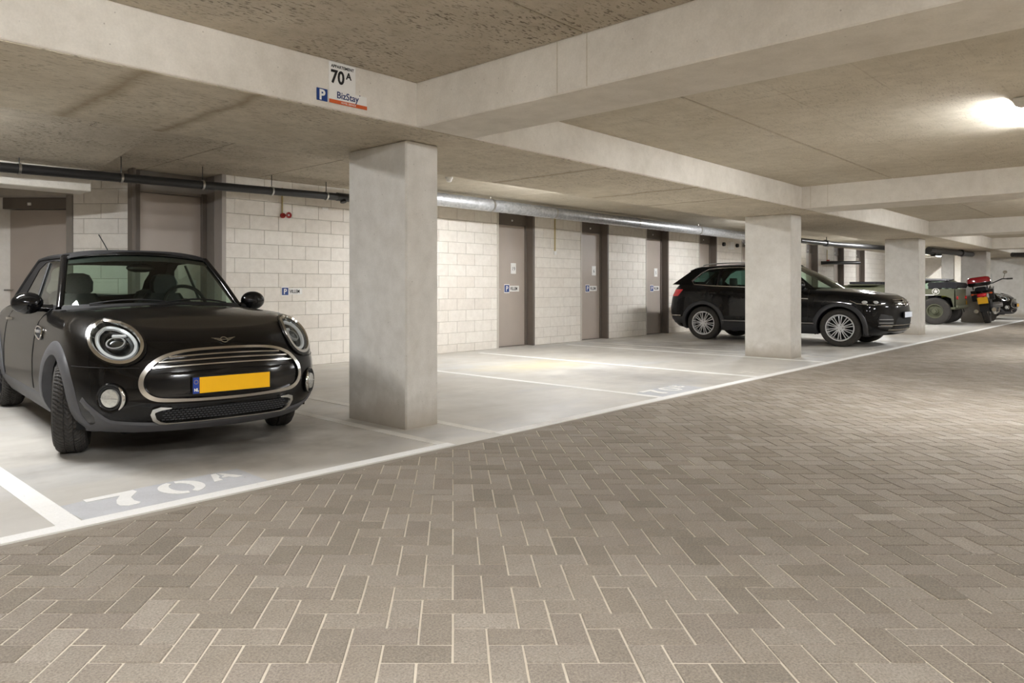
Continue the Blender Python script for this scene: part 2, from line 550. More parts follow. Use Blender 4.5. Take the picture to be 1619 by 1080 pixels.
def lettering(body, size, mat, parent, loc, rot=(PI / 2, 0, 0), sx=1.0, align='LEFT', bold=0.0, name='lettering'):
    me = textmesh(body, size, align=align, bold=bold)
    me.materials.clear(); me.materials.append(M[mat])
    o = link(name, me, parent)
    o.location = loc; o.rotation_euler = rot; o.scale = (sx, 1, 1)
    return o

F2 = (math.sqrt(.5), math.sqrt(.5)); R2 = (math.sqrt(.5), -math.sqrt(.5))
def pix(x, y, z):
    """projected pixel of a world point, used only to rank which repeated pieces are the nearest"""
    dx, dy = x - CAMX, y - CAMY
    d = dx * F2[0] + dy * F2[1]
    return CX + FPX * (dx * R2[0] + dy * R2[1]) / d if d > 0.05 else 1e6, CV + FPX * (CAMZ - z) / d if d > 0.05 else 1e6, d

#@@SECTION setting
# ---------------------------------------------------------------- the setting
ZB, ZC = 2.243, 2.556          # beam soffit, ceiling
YW = 4.45                      # face of the back wall
X0, X1 = -9.0, 36.0
KERB = -0.66

# parking floor (slab) and road bed
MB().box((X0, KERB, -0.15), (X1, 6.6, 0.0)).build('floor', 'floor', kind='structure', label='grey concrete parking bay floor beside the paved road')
MB().box((X0, -12.0, -0.15), (X1, -6.9, 0.0)).build('floor', 'floor', kind='structure', label='grey concrete bay floor across the paved road')
road = MB().box((X0, -6.9, -0.15), (X1, KERB - 0.0005, -0.004)).build('road', 'joint', kind='structure', label='herringbone paved road with sandy joints')
# edging stones between slab and pavers
m = MB()
x = X0
while x < 34:
    m.box((x + .002, KERB - 0.056, -0.1), (x + 0.998, KERB - 0.001, -0.001), c=0.002); x += 1.0
m.build('edging_stone', 'kerb', road, kind='stuff')

# herringbone pavers, 45 degrees to the bays
PW = 0.1073; GAP = 0.007
E20 = 2.229 - 3 * PW
def paver_poly(i, j, vert):
    a0, b0 = i * PW, E20 + j * PW
    a1, b1 = (a0 + PW, b0 + 2 * PW) if vert else (a0 + 2 * PW, b0 + PW)
    g = GAP / 2
    return [(CAMX + a * R2[0] + b * F2[0], CAMY + a * R2[1] + b * F2[1]) for a, b in ((a0 + g, b0 + g), (a1 - g, b0 + g), (a1 - g, b1 - g), (a0 + g, b1 - g))]
def clip_y(poly, ymax):
    out = []
    for k in range(len(poly)):
        p, q = poly[k], poly[(k + 1) % len(poly)]
        if p[1] <= ymax: out.append(p)
        if (p[1] <= ymax) != (q[1] <= ymax):
            t = (ymax - p[1]) / (q[1] - p[1]); out.append((p[0] + t * (q[0] - p[0]), ymax))
    return out
def area2(p):
    return abs(sum(p[k][0] * p[(k + 1) % len(p)][1] - p[(k + 1) % len(p)][0] * p[k][1] for k in range(len(p)))) / 2
def paver_rings(poly, dz):
    cx_ = sum(p[0] for p in poly) / len(poly); cy_ = sum(p[1] for p in poly) / len(poly)
    def shrink(k):
        r = []
        for p in poly:
            d = math.hypot(p[0] - cx_, p[1] - cy_); f = (d - k) / d
            r.append((cx_ + (p[0] - cx_) * f, cy_ + (p[1] - cy_) * f))
        return r
    top = shrink(0.003)
    return [[(p[0], p[1], -0.03) for p in poly], [(p[0], p[1], -0.0035 + dz) for p in poly], [(p[0], p[1], dz) for p in top]]
pav = []
for i in range(-80, 420):
    for j in range(-12, 330):
        k = (i + j) % 4
        if k not in (0, 2): continue
        v = (k == 2)
        p = paver_poly(i, j, v)
        cx_ = (p[0][0] + p[2][0]) / 2; cy_ = (p[0][1] + p[2][1]) / 2
        if cy_ > KERB or cy_ < -6.85 or cx_ < -6.5 or cx_ > 33: continue
        u, w, d = pix(cx_, cy_, 0)
        if d < 1.2 or u < -420 or u > 2250 : continue
        full = all(q[1] < KERB - 0.06 for q in p)
        if not full:
            p = clip_y(p, KERB - 0.06)
            if len(p) < 3 or area2(p) < 0.0025: continue
        inside = -40 < u < 1660 and w < 1130
        pav.append((0 if inside and full else 1, d, p, v))
pav.sort(key=lambda t: t[:2])
fld = MB(); pav_mesh = None
for n, (o, d, p, v) in enumerate(pav):
    dz = random.uniform(-0.0012, 0.0008)
    if n < 300:
        cx_ = (p[0][0] + p[2][0]) / 2; cy_ = (p[0][1] + p[2][1]) / 2
        if pav_mesh is None: pav_mesh = {}
        if v not in pav_mesh:
            loc_ = [(q[0] - cx_, q[1] - cy_) for q in p]
            pav_mesh[v] = MB().loft(paver_rings(loc_, 0), True, False, True).mesh('paver', 'paver')
        ob = link('paver', pav_mesh[v], road); ob.location = (cx_, cy_, dz)
        ob.rotation_euler = (random.uniform(-.006, .006), random.uniform(-.006, .006), random.uniform(-.008, .008))
    else:
        fld.loft(paver_rings(p, dz), True, False, True)
fld.build('paver_field', 'paver', road, kind='stuff')

# painted lines (thin coats lying on the slab)
def stripe(x0, y0, x1, y1, mat='line', label=''):
    return MB().box((x0, y0, 0.0), (x1, y1, 0.0025)).build('road_marking', mat, kind='structure', label=label)
stripe(X0, -0.64, -0.10, -0.553, label='long white edge line beside the convertible bay')
stripe(0.40, -0.64, X1 - 2, -0.553, label='long white edge line running on past the columns')
stripe(-2.63, -0.553, -2.52, 4.2, label='wide white bay line left of the convertible')
stripe(-0.20, -0.553, -0.11, 3.4, 'line_worn', 'white bay line left of the nearest column')
stripe(0.36, -0.553, 0.45, 3.4, 'line_worn', 'white bay line right of the nearest column')
for xx, lb in ((2.90, 'white bay line, first beyond the nearest column'), (5.25, 'white bay line, second beyond the nearest column'), (7.72, 'white bay line before the second column')):
    stripe(xx - 0.045, -0.553, xx + 0.045, 4.1, label=lb)
stripe(8.45, -0.553, 8.54, 4.1, 'line_worn', 'worn bay line behind the second column')
stripe(13.1, -0.553, 13.19, 4.1, 'line_worn', 'worn bay line beyond the black SUV')
stripe(15.55, -0.553, 15.64, 4.1, 'line_worn', 'worn bay line before the third column')

# stencilled bay numbers
def stencil(x, y, ang, s, third, label, mat='line', patch=True):
    t = link('road_marking', None); t['kind'] = 'structure'; t['label'] = label
    t.location = (x, y, 0.0); t.rotation_euler = (0, 0, ang)
    if patch:
        MB().add([(-.14 * s, -.16 * s, .002), (.5 * s, -.2 * s, .002), (1.12 * s, -.12 * s, .002), (1.14 * s, .36 * s, .002), (.4 * s, .36 * s, .002), (-.16 * s, .3 * s, .002)],
                 [(0, 1, 2, 3, 4, 5)]).build('floor_patch', 'patch', t)
    def pr(poly, nm):
        MB().prism([(a * s, b * s) for a, b in poly], lambda a, b: (a, b, .0025), lambda a, b: (a, b, .0045)).build(nm, mat, t)
    pr([(0, .335), (.33, .335), (.335, .28), (.25, .17), (.235, .08), (.25, .02), (.23, -.005), (.16, -.005), (.125, .03), (.125, .09), (.155, .17), (.215, .265), (.0, .265)], 'lettering')
    def arc(a0, a1):
        o, i_ = [], []
        for k in range(13):
            a = math.radians(a0 + (a1 - a0) * k / 12)
            o.append((.60 + .155 * math.cos(a), .165 + .175 * math.sin(a))); i_.append((.60 + .075 * math.cos(a), .165 + .125 * math.sin(a)))
        return o + i_[::-1]
    pr(arc(102, 262), 'lettering'); pr(arc(-78, 82), 'lettering')
    if third == 'A':
        pr([(.83, .13), (.905, .33), (.945, .33), (.93, .24), (.90, .20), (.895, .13)], 'lettering')
        pr([(.955, .33), (.985, .30), (1.06, .13), (1.0, .13), (.975, .19), (.925, .19), (.94, .225), (.965, .225)], 'lettering')
    elif third == 'B':
        pr([(.84, .13), (.84, .33), (.89, .33), (.89, .13)], 'lettering')
        pr([(.905, .33), (.98, .325), (1.005, .285), (.98, .245), (.905, .24), (.905, .265), (.95, .275), (.95, .298), (.905, .305)], 'lettering')
        pr([(.905, .225), (.99, .22), (1.02, .175), (.99, .135), (.905, .13), (.905, .155), (.955, .165), (.955, .19), (.905, .2)], 'lettering')
    else:
        a_ = [(.94 + .1 * math.cos(math.radians(a)), .23 + .1 * math.sin(math.radians(a))) for a in range(50, 311, 20)]
        b_ = [(.94 + .05 * math.cos(math.radians(a)), .23 + .055 * math.sin(math.radians(a))) for a in range(50, 311, 20)]
        pr(a_ + b_[::-1], 'lettering')
    return t
stencil(-2.40, -0.475, 0.02, 0.78, 'A', 'white stencilled bay number 70 A on a blue-grey patch before the convertible')
stencil(3.05, -0.46, 0.0, 0.74, 'B', 'white stencilled bay number on the empty bay beyond the nearest column', 'line')
stencil(5.45, -0.46, 0.0, 0.72, 'C', 'worn stencilled bay number beside the second column', 'line_worn', False)
stencil(10.1, -0.46, 0.0, 0.8, 'B', 'worn stencilled bay number before the black SUV', 'line_worn', False)

# columns: a concrete post with chamfered arrises
def column(x0, x1, y0, y1, label):
    MB().box((x0, y0, -0.05), (x1, y1, ZB), c=0.012).build('column', 'column', kind='structure', label=label)
column(0.0, 0.345, 0.0, 0.735, 'nearest concrete column, beside the black convertible')
column(7.90, 8.335, 0.0, 0.72, 'second concrete column, standing in front of the black SUV')
column(15.75, 16.36, 0.0, 0.70, 'third concrete column, between the SUV and the green jeep')
column(24.2, 24.9, 0.0, 0.67, 'far concrete column behind the motorcycle with the red box')
column(-8.0, -7.6, 0.0, 0.72, 'concrete column outside the view to the left')

# wide flat beam over the column line, and the cross beams over the road
wb = MB().box((X0, -0.37, ZB + .006), (X1, 1.07, ZC + .2), c=0.006)
wb.build('beam', 'beam', kind='structure', label='wide flat concrete beam carried by the row of columns')
m = MB()
for a, b in ((X0, 7.3), (7.3, 14.9), (14.9, 22.6), (22.6, X1)):
    m.box((a, -0.355, ZB), (b, 1.06, ZB + .012))
m.build('beam_soffit_panel', 'beam_soffit', bpy.data.objects['beam'])
for a, b, lb in ((-0.225, .345, 'cross beam meeting the nearest column'), (7.29, 8.08, 'cross beam meeting the second column'), (14.93, 15.75, 'cross beam meeting the third column'),
                 (22.6, 23.4, 'cross beam meeting the far column'), (30.0, 30.8, 'last cross beam at the end of the road'), (-7.75, -7.2, 'cross beam behind the camera to the left')):
    MB().box((a, -12, ZB), (b, -0.365, ZC + .2), c=0.008).build('beam', 'beam', kind='structure', label=lb)

for x_, ys_ in ((-.225, (-1.61, -1.82)), (7.29, (-.49, -.72))):
    for y_ in ys_:
        MB().box((x_ - .0015, y_ - .0025, ZB + .01), (x_ + .01, y_ + .0025, ZC)).build('form_joint', 'ceiling', bpy.data.objects['beam.001' if x_ < 0 else 'beam.002'])
# ceiling of precast slabs: each slab its own piece with an open joint
ceil = MB().box((X0, -12, ZC + .05), (X1, 6.6, ZC + .25)).build('ceiling', 'ceiling', kind='structure', label='concrete ceiling of precast slabs')
def slab(x0, x1, y0, y1, mat):
    g = 0.006
    MB().box((x0 + g, y0 + g, ZC), (x1 - g, y1 - g, ZC + .06), c=0.006).build('slab', mat, ceil)
xs = [(-7.2, -.225, -1.803, 'ceiling_rough'), (.345, 7.29, -1.53, 'ceiling'), (8.08, 14.93, -1.55, 'ceiling'), (15.75, 22.6, -1.55, 'ceiling'), (23.4, 30.0, -1.55, 'ceiling')]
for a, b, yj, mt in xs:
    ys = [-.365, yj, yj - 2.4, yj - 4.8, yj - 7.2, -12]
    for k in range(5):
        slab(a, b, ys[k + 1], ys[k], mt)
xe = [X0, -6.8, -5.4, -2.75, -1.40, -.09, 1.25, 2.6, 5.2, 7.8, 10.4, 13.0, 15.6, 18.2, 20.8, 23.4, 26.0, 28.6, 31.2, X1]
for a, b in zip(xe, xe[1:]):
    slab(a, b, 1.07, 6.6, 'ceiling_rough' if b < 3 else 'ceiling')

# back wall: backing, then blocks one by one
DOORS = [(6.09, 7.163), (8.676, 9.707), (11.259, 12.319), (13.889, 14.901), (16.45, 17.5), (21.467, 22.602), (24.217, 25.331), (26.746, 27.858)]
WSEG = [(0.825, 6.09)] + [(a[1], b[0]) for a, b in zip(DOORS, DOORS[1:])] + [(27.858, 34.0)]
wall = MB()
for a, b in WSEG:
    wall.box((a + .002, YW + .006, -0.05), (b - .002, YW + .24, ZC + .05))
wall = wall.build('wall_back', 'backing', kind='structure', label='white block wall with store room doors behind the bays')
CO, BL, ZJ = 0.1925, 0.4335, 0.139
blocks = []
for a, b in WSEG:
    for k in range(-1, 13):
        z0 = max(0.0, ZJ + CO * k); z1 = min(ZC, ZJ + CO * (k + 1))
        if z1 - z0 < .02: continue
        off = 1.599 + (0 if k % 2 == 1 else BL / 2)
        n0 = math.floor((a - off) / BL)
        for n in range(n0, n0 + 80):
            xa, xb = max(a, off + n * BL), min(b, off + (n + 1) * BL)
            if xa >= b: break
            if xb - xa < .03: continue
            blocks.append((xa, xb, z0, z1))
blocks.sort(key=lambda t: t[0])
cache = {}
rest = MB()
JG = 0.005
def block_piece(xa, xb, z0, z1, parent, cache_, depth=0.03):
    w, h = round(xb - xa - JG, 3), round(z1 - z0 - JG, 3)
    if (w, h) not in cache_:
        q = MB()
        c = 0.003
        q.loft([[(-w / 2, depth, -h / 2), (w / 2, depth, -h / 2), (w / 2, depth, h / 2), (-w / 2, depth, h / 2)],
                [(-w / 2, c, -h / 2), (w / 2, c, -h / 2), (w / 2, c, h / 2), (-w / 2, c, h / 2)],
                [(-w / 2 + c, 0, -h / 2 + c), (w / 2 - c, 0, -h / 2 + c), (w / 2 - c, 0, h / 2 - c), (-w / 2 + c, 0, h / 2 - c)]], True, False, True)
        cache_[(w, h)] = q.mesh('block', 'block')
    o = link('block', cache_[(w, h)], parent)
    o.location = ((xa + xb) / 2, YW + random.uniform(-.0015, .0015), (z0 + z1) / 2)
    return o
nb = 0
for xa, xb, z0, z1 in blocks:
    hid = 3.0 < xa < 4.2 and False
    if nb < 300:
        block_piece(xa, xb, z0, z1, wall, cache); nb += 1
    else:
        g = JG / 2; c = .003
        P = lambda d, k: [(xa + g + k, YW + d, z0 + g + k), (xb - g - k, YW + d, z0 + g + k), (xb - g - k, YW + d, z1 - g - k), (xa + g + k, YW + d, z1 - g - k)]
        rest.loft([P(.03, 0), P(c, 0), P(0, c)], True, False, True)
rest.build('block_field', 'block', wall, kind='stuff')

def door(n, x0, x1, yleaf, top, label, dot=True, hx=None, rv='frame_dark', ztop=ZC):
    d = link('door_%d' % n, None); d['kind'] = 'structure'; d['label'] = label
    d.location = (x0, YW, 0)
    w = x1 - x0; dy = yleaf - YW
    MB().box((0.04, dy, 0.01), (w - .05, dy + .05, top), c=.003).build('door_leaf', 'door', d)
    fr = MB().box((0.0, -.012, 0), (.035, .24, ztop), c=.003)
    fr.build('jamb', 'lightframe', d)
    fr = MB().box((w - .055, -.012, 0), (w - .0, dy + .05, ztop), c=.004).box((w - .095, dy - .03, 0), (w - .055, dy + .05, top + .02), c=.004)
    fr.build('jamb', rv, d)
    MB().box((0.035, dy - .02, top + .004), (w - .055, dy + .05, ztop), c=.004).build('transom_panel', rv, d)
    MB().box((0.035, dy - .03, -.0), (w - .055, dy + .05, .012)).build('threshold', 'frame_dark', d)
    if dot:
        MB().lathe([(-.012, .0), (-.012, .016), (0, .02)], 12, 'y', ((w) * .55, dy - .02, top + .09)).build('button', 'white', d)
    hx = .12 if hx is None else hx
    h = MB().box((hx - .02, dy - .008, .96), (hx + .02, dy, 1.16), c=.003)
    sg = 1 if hx < w / 2 else -1
    h.tube([(hx, dy - .004, 1.07), (hx, dy - .05, 1.07), (hx + sg * .11, dy - .05, 1.07)], .009, 8)
    h.build('door_handle', 'steel', d)
    return d
for n, (a, b) in enumerate(DOORS):
    door(n + 2, a, b, 4.62, 2.265, ['store room door nearest the column, with a white number tag', 'second store room door from the column', 'store room door just left of the black SUV',
         'store room door above the tail of the black SUV', 'store room door mostly hidden by the second column', 'store room door seen over the windscreen of the SUV',
         'store room door seen over the bonnet of the SUV', 'last store room door before the third column'][n])

# recessed door behind the convertible, with its jambs
d1 = link('door_1', None); d1['kind'] = 'structure'; d1['label'] = 'wide taupe door behind the convertible, in a grey steel frame'
d1.location = (0, 0, 0)
YD = 4.90
MB().box((-.10, YD, 0.01), (.80, YD + .05, 2.285), c=.003).build('door_leaf', 'door', d1)
MB().box((.765, YW - .012, 0), (.825, YW + .19, ZC), c=.004).build('jamb', 'midframe', d1)
MB().box((.765, YW + .195, 0), (.825, YD + .05, ZC), c=.004).build('jamb', 'frame', d1)
MB().box((.70, YD - .05, 0), (.765, YD + .05, 2.33), c=.004).box((-.22, YD - .04, 0), (-.10, YD + .05, ZC), c=.004).box((-.245, YD - .16, 0), (-.20, YD - .04, ZC), c=.004).build('jamb', 'frame_dark', d1)
MB().box((-.10, YD - .03, 2.29), (.765, YD + .05, ZC), c=.004).build('transom_panel', 'frame', d1)
h = MB().box((.60, YD - .008, .96), (.64, YD, 1.2), c=.003).tube([(.62, YD - .004, 1.1), (.62, YD - .05, 1.1), (.48, YD - .05, 1.1)], .01, 8)
h.build('door_handle', 'steel', d1)

# slanting wall to the left, square to the view, with the second door
ZD = 9.0
def dg(e1, e2, z=0.0):
    return (CAMX + e1 * R2[0] + e2 * F2[0], CAMY + e1 * R2[1] + e2 * F2[1], z)
wl = link('wall_left', None); wl['kind'] = 'structure'; wl['label'] = 'slanting white block wall left of the convertible'
wl.location = dg(0, ZD); wl.rotation_euler = (0, 0, -PI / 4)
MB().box((-4.73, .008, -.05), (-4.03, .3, ZC + .05)).box((-5.9, .008, 2.25), (-4.73, .5, ZC + .05)).box((-8.5, .008, -.05), (-5.9, .3, ZC + .05)).build('wall_core', 'backing', wl)
cache2 = {}
for k in range(-1, 13):
    z0 = max(0, ZJ + .187 * k - .05); z1 = min(ZC, ZJ + .187 * (k + 1) - .05)
    if z1 - z0 < .02: continue
    off = -4.03 - (.565 if k % 2 else .35)
    for n in range(-12, 3):
        a, b = off + n * .43, off + (n + 1) * .43
        for lo, hi in ((-4.73, -4.03), (-8.3, -5.9)):
            xa, xb = max(a, lo), min(b, hi)
            if xb - xa > .03:
                o = block_piece(xa, xb, z0, z1, wl, cache2); o.location.y = 0
d0 = link('door_10', None); d0['kind'] = 'structure'; d0['label'] = 'taupe door at the far left under the short beam'
d0.location = dg(0, ZD); d0.rotation_euler = (0, 0, -PI / 4)
MB().box((-5.85, .30, 0.01), (-4.80, .35, 2.10), c=.003).build('door_leaf', 'door', d0)
MB().box((-4.81, -.012, 0), (-4.73, .35, 2.25), c=.004).build('jamb', 'frame', d0)
MB().box((-5.90, -.012, 0), (-5.84, .35, 2.25), c=.004).build('jamb', 'frame', d0)
MB().box((-5.84, .24, 2.105), (-4.81, .35, 2.25), c=.004).build('transom_panel', 'frame_dark', d0)
MB().box((-5.43, .225, 2.15), (-5.385, .24, 2.185), c=.002).build('button', 'white', d0)
MB().box((-5.76, .292, .96), (-5.72, .30, 1.16), c=.002).tube([(-5.74, .296, 1.07), (-5.74, .25, 1.07), (-5.63, .25, 1.07)], .009, 8).build('door_handle', 'steel', d0)
# short beam over that door
MB().box((-6.5, 4.26, 2.16), (-.87, 4.62, 2.40), c=.008).build('beam', 'beam', kind='structure', label='short concrete beam end above the far left door')
# the slab haunches down to that beam
MB().loft([[(x, 2.7, ZC + .01), (x, 4.30, 2.392), (x, 5.4, 2.392), (x, 5.4, ZC + .01)] for x in (-6.5, -.82)], True, True, True).build('slab_haunch', 'ceiling_rough', ceil)
# remaining walls closing the garage
MB().box((X0 - .2, -12, -.05), (X0, 6.6, ZC + .1)).build('wall_west', 'block', kind='structure', label='side wall outside the view to the left')
MB().box((X0, -12.2, -.05), (X1, -12, ZC + .1)).build('wall_front', 'block', kind='structure', label='wall across the road behind the camera')
MB().box((X0, 6.4, -.05), (X1, 6.6, ZC + .1)).build('wall_north', 'block', kind='structure', label='wall behind the store rooms')
MB().box((30.6, -12, -.05), (30.9, .95, ZB), c=.01).build('wall_east', 'column', kind='structure', label='bare concrete wall at the end of the road')
MB().box((X1 - .2, -12, -.05), (X1, 6.6, ZC + .1)).build('wall_end', 'column', kind='structure', label='end wall far beyond the jeep')
# ramp wall sloping up at the far end
MB().prism([(2.5, 2.22), (4.9, .02), (6.3, .02), (6.3, 2.35), (2.5, 2.35)], lambda a, b: (32.0, a, b), lambda a, b: (32.4, a, b)).build('wall_ramp', 'block', kind='structure', label='pale sloping ramp underside at the far end')
MB().box((29.9, 1.9, 0), (30.1, 2.3, ZC), c=.01).build('column', 'column', kind='structure', label='slim far column beyond the jeep')
#@@SECTION fittings
# ---------------------------------------------------------------- lamps, pipes, duct, signs
def strip_light(x, y, zc, label):
    t = thing('strip_light', label, 'lamp', (x, y, zc), 0, 'strip lights on the ceiling')
    MB().box((0, -.06, -.045), (1.27, .06, -.004), c=.006).build('housing', 'white', t)
    rings = []
    for xx in (0.015, 1.255):
        rings.append([(xx, .05 * math.cos(a), -.045 - .042 * math.sin(a)) for a in [PI * k / 8 for k in range(9)]])
    MB().loft(rings, True, True, True).build('diffuser', 'lamp', t)
    for xx in (0, 1.255):
        e = MB().loft([[(xx + q, .055 * math.cos(a), -.04 - .05 * math.sin(a)) for a in [PI * k / 8 for k in range(9)]] for q in (0, .015)], True, True, True)
        e.build('end_cap', 'white', t)
    return t
for a in LAMPS: strip_light(*a)

# black drain pipe along the back wall, falling slightly, with hangers
YP = 4.08
def zp(x): return 2.300 + (x + 1.8) * 0.0165
t = thing('drain_pipe', 'black drain pipe hung under the ceiling behind the convertible', 'pipe', (0, YP, 0))
MB().tube([(-6.5, 0, zp(-6.5)), (-2.0, 0, zp(-2)), (.8, 0, zp(.8)), (2.55, 0, zp(2.55))], .05, 18).build('pipe', 'blackpipe', t, 40)
MB().lathe([(2.30, .05), (2.30, .058), (2.56, .058), (2.56, .05)], 18, 'x', (0, 0, zp(2.45))).tube([(2.4, 0, zp(2.4)), (2.4, -.02, zp(2.4) - .075)], .045, 14).build('pipe_elbow', 'blackpipe', t, 40)
for xx in (-3.0, -1.62, -.62, .33, 1.27, 2.12):
    c = MB()
    c.lathe([(xx - .012, .053), (xx - .012, .06), (xx + .012, .06), (xx + .012, .053)], 18, 'x', (0, 0, zp(xx)))
    c.build('pipe_clamp', 'steel', t, 40)
    MB().tube([(xx, 0, zp(xx) + .05), (xx, 0, ZC)], .005, 6).build('hanger_rod', 'blackpipe', t)
# silver duct beyond the column
YU = 3.58
t = thing('ventilation_duct', 'long silver spiral ventilation duct above the store room doors', 'duct', (0, YU, 2.42))
n = 260; pr_ = []
for k in range(n):
    xx = 2.75 + (17.2 - 2.75) * k / (n - 1)
    pr_.append((xx, .098 + (.003 if k % 3 == 0 else 0)))
MB().lathe(pr_, 28, 'x', caps=(True, True)).build('duct_pipe', 'galv', t, 60)
for xx in (4.95, 6.6, 9.4, 12.1, 14.6, 16.6):
    MB().lathe([(xx - .02, .1), (xx - .02, .107), (xx + .02, .107), (xx + .02, .1)], 28, 'x').tube([(xx, 0, .1), (xx, 0, ZC - 2.42)], .005, 6).build('pipe_clamp', 'steel', t, 40)
# far dark pipes
def farpipe(pts, r, label, fit=None):
    t = thing('drain_pipe', label, 'pipe', pts[0])
    o = Vector(pts[0])
    MB().tube([Vector(p) - o for p in pts], r, 12).build('pipe', 'blackpipe', t, 40)
    for p in (fit or []):
        q = Vector(p) - o
        MB().tube([q - Vector((.12, 0, 0)), q + Vector((.12, 0, 0))], r * 1.35, 12).build('pipe_sleeve', 'blackpipe', t, 40)
        MB().tube([q, q + Vector((0, 0, ZC - p[2]))], .012, 6).build('hanger_rod', 'blackpipe', t)
farpipe([(16.5, 2.9, 2.36), (19.2, 2.9, 2.38), (19.6, 2.7, 2.36), (22.4, 1.6, 2.27), (24.5, 1.3, 2.2)], .07, 'dark pipe under the ceiling just right of the second column', [(18.6, 2.9, 2.375), (22.6, 1.55, 2.26), (24.0, 1.37, 2.21)])
farpipe([(19.6, .6, 2.14), (24.0, .35, 2.15)], .08, 'dark pipe under the beam between the third and far columns', [(22.8, .42, 2.15)])
farpipe([(24.5, -.6, 2.12), (26.5, -2.6, 2.12), (26.5, -6, 2.12)], .07, 'dark pipe across the road at the far end', [(25.4, -1.5, 2.12)])
farpipe([(22.9, YW - .02, 1.95), (23.1, 4.2, 1.96), (25.2, 3.9, 2.0)], .06, 'dark pipe stub on the back wall near the third column')

t = thing('ceiling_detector', 'small round white ceiling fitting just right of the nearest column', 'detector', (3.02, 2.58, ZC))
MB().lathe([(0, .05), (-.02, .05), (-.03, .04), (-.055, .035), (-.065, .02), (-.066, 0)], 20, 'z').build('housing', 'white', t, 40)
# fire sounder on the wall
t = thing('fire_sounder', 'small red fire sounder on the white wall left of the nearest column', 'alarm', (1.70, YW, 2.085))
MB().lathe([(0, .034), (-.03, .036), (-.045, .03), (-.05, 0)], 16, 'y', (-.045, 0, 0)).build('base', 'red', t, 40)
MB().lathe([(-.05, .03), (-.075, .043), (-.085, .043), (-.085, .03), (-.075, .016), (-.075, 0)], 18, 'y', (.01, 0, .005)).build('horn', 'red', t, 40)
MB().lathe([(-.079, .013), (-.083, .009), (-.083, 0)], 10, 'y', (.01, 0, .005)).build('lens', 'white', t)
MB().tube([(-.05, -.012, .03), (-.05, -.012, .38)], .011, 8).build('conduit', 'copper', t)
t = thing('fire_sounder', 'small red fire sounder on the far wall over the windscreen of the SUV', 'alarm', (23.5, YW, 2.02))
MB().lathe([(0, .05), (-.05, .055), (-.09, .05), (-.1, 0)], 16, 'y').build('base', 'red', t, 40)
MB().tube([(0, -.012, .05), (0, -.012, .4)], .014, 8).build('conduit', 'copper', t)
t = thing('conduit', 'yellowed conduit with a small switch between the first two store room doors', 'conduit', (7.79, YW, 1.82))
MB().tube([(0, -.014, 0), (0, -.014, .68)], .013, 8).build('pipe', 'copper', t)
MB().box((-.03, -.035, -.075), (.03, 0, .0), c=.006).build('switch_box', 'white', t)
t = thing('emergency_sign', 'tiny white label on the wall beside the drain pipe end', 'sign', (2.36, YW - .004, 2.235))
MB().box((-.05, -.004, -.014), (.05, 0, .014)).build('panel', 'white', t)
t = thing('junction_box', 'white wall box above the SUV, third along the wall top', 'box', (15.7, YW, 2.25))
MB().box((-.12, -.08, -.1), (.12, 0, .1), c=.01).build('cover', 'white', t)
for xx in (-.42, .42):
    MB().lathe([(-.06, .05), (0, .055)], 14, 'y', (xx, 0, .02), (True, False)).build('vent_cap', 'matt', t)

# signs: flat plates with separate lettering
def psign(x, z, y, word, label, s=1.0, rot=0):
    t = thing('parking_sign', label, 'sign', (x, y, z), rot, 'small parking signs on wall and doors')
    MB().box((0, -.003, 0), (.115 * s, 0, .125 * s), c=.001).build('panel', 'white', t)
    MB().box((.008 * s, -.005, .012 * s), (.107 * s, -.003, .113 * s)).build('panel', 'blue', t)
    lettering('P', .10 * s, 'white', t, (.032 * s, -.0065, .028 * s), bold=.002 * s)
    MB().box((.118 * s, -.003, .02 * s), (.33 * s, 0, .105 * s), c=.001).build('panel', 'white', t)
    lettering(word, .066 * s, 'black_ink', t, (.13 * s, -.0045, .04 * s), sx=.78, bold=.0012)
psign(1.64, .985, YW - .004, 'VILLEM', 'blue and white parking sign on the block wall behind the convertible', 1.0)
psign(6.47, 1.0, 4.615, 'VILLEM', 'blue and white parking sign on the first store room door', 1.3)
psign(9.08, 1.0, 4.615, 'VILLEM', 'blue and white parking sign on the second store room door', 1.3)
psign(11.74, 1.0, 4.615, 'VILLEM', 'white parking sign on the door next to the black SUV', 1.3)
for x, tx, lb in ((6.66, '19', 'white number tag on the first store room door'), (9.32, '6', 'white number tag on the second store room door'), (11.93, '5', 'white number tag on the door next to the black SUV')):
    t = thing('number_tag', lb, 'sign', (x, 4.616, 1.36), 0, 'number tags on the store room doors')
    MB().box((0, -.004, 0), (.15, 0, .2), c=.001).build('panel', 'white', t)
    lettering(tx, .1, 'grey_ink', t, (.075, -.0055, .06), align='CENTER')
# sign group on the beam
YS = -.37 - .004
t = thing('apartment_sign', 'white APPARTEMENT 70 A sign on the beam', 'sign', (-.985, YS, 2.35))
MB().box((0, -.003, -.0), (.212, 0, .20), c=.001).build('panel', 'white', t)
lettering('APPARTEMENT', .027, 'black_ink', t, (.106, -.0045, .165), align='CENTER', bold=.0004)
lettering('70', .118, 'black_ink', t, (.012, -.0045, .067), sx=.92, bold=.003)
lettering('A', .062, 'black_ink', t, (.134, -.0045, .108), bold=.0015)
t = thing('company_sign', 'white BizStay sign with an orange strip on the beam', 'sign', (-.985, YS, 2.285))
MB().box((0, -.004, 0), (.305, -.0005, .085), c=.001).build('panel', 'white', t)
MB().box((-.0, -.0055, 0), (.305, -.004, .024)).build('panel', 'orange', t)
lettering('BizStay', .062, 'navy', t, (.058, -.0058, .037), bold=.0006)
lettering('HOTEL SERVICE', .017, 'white', t, (.152, -.0068, .006), align='CENTER')
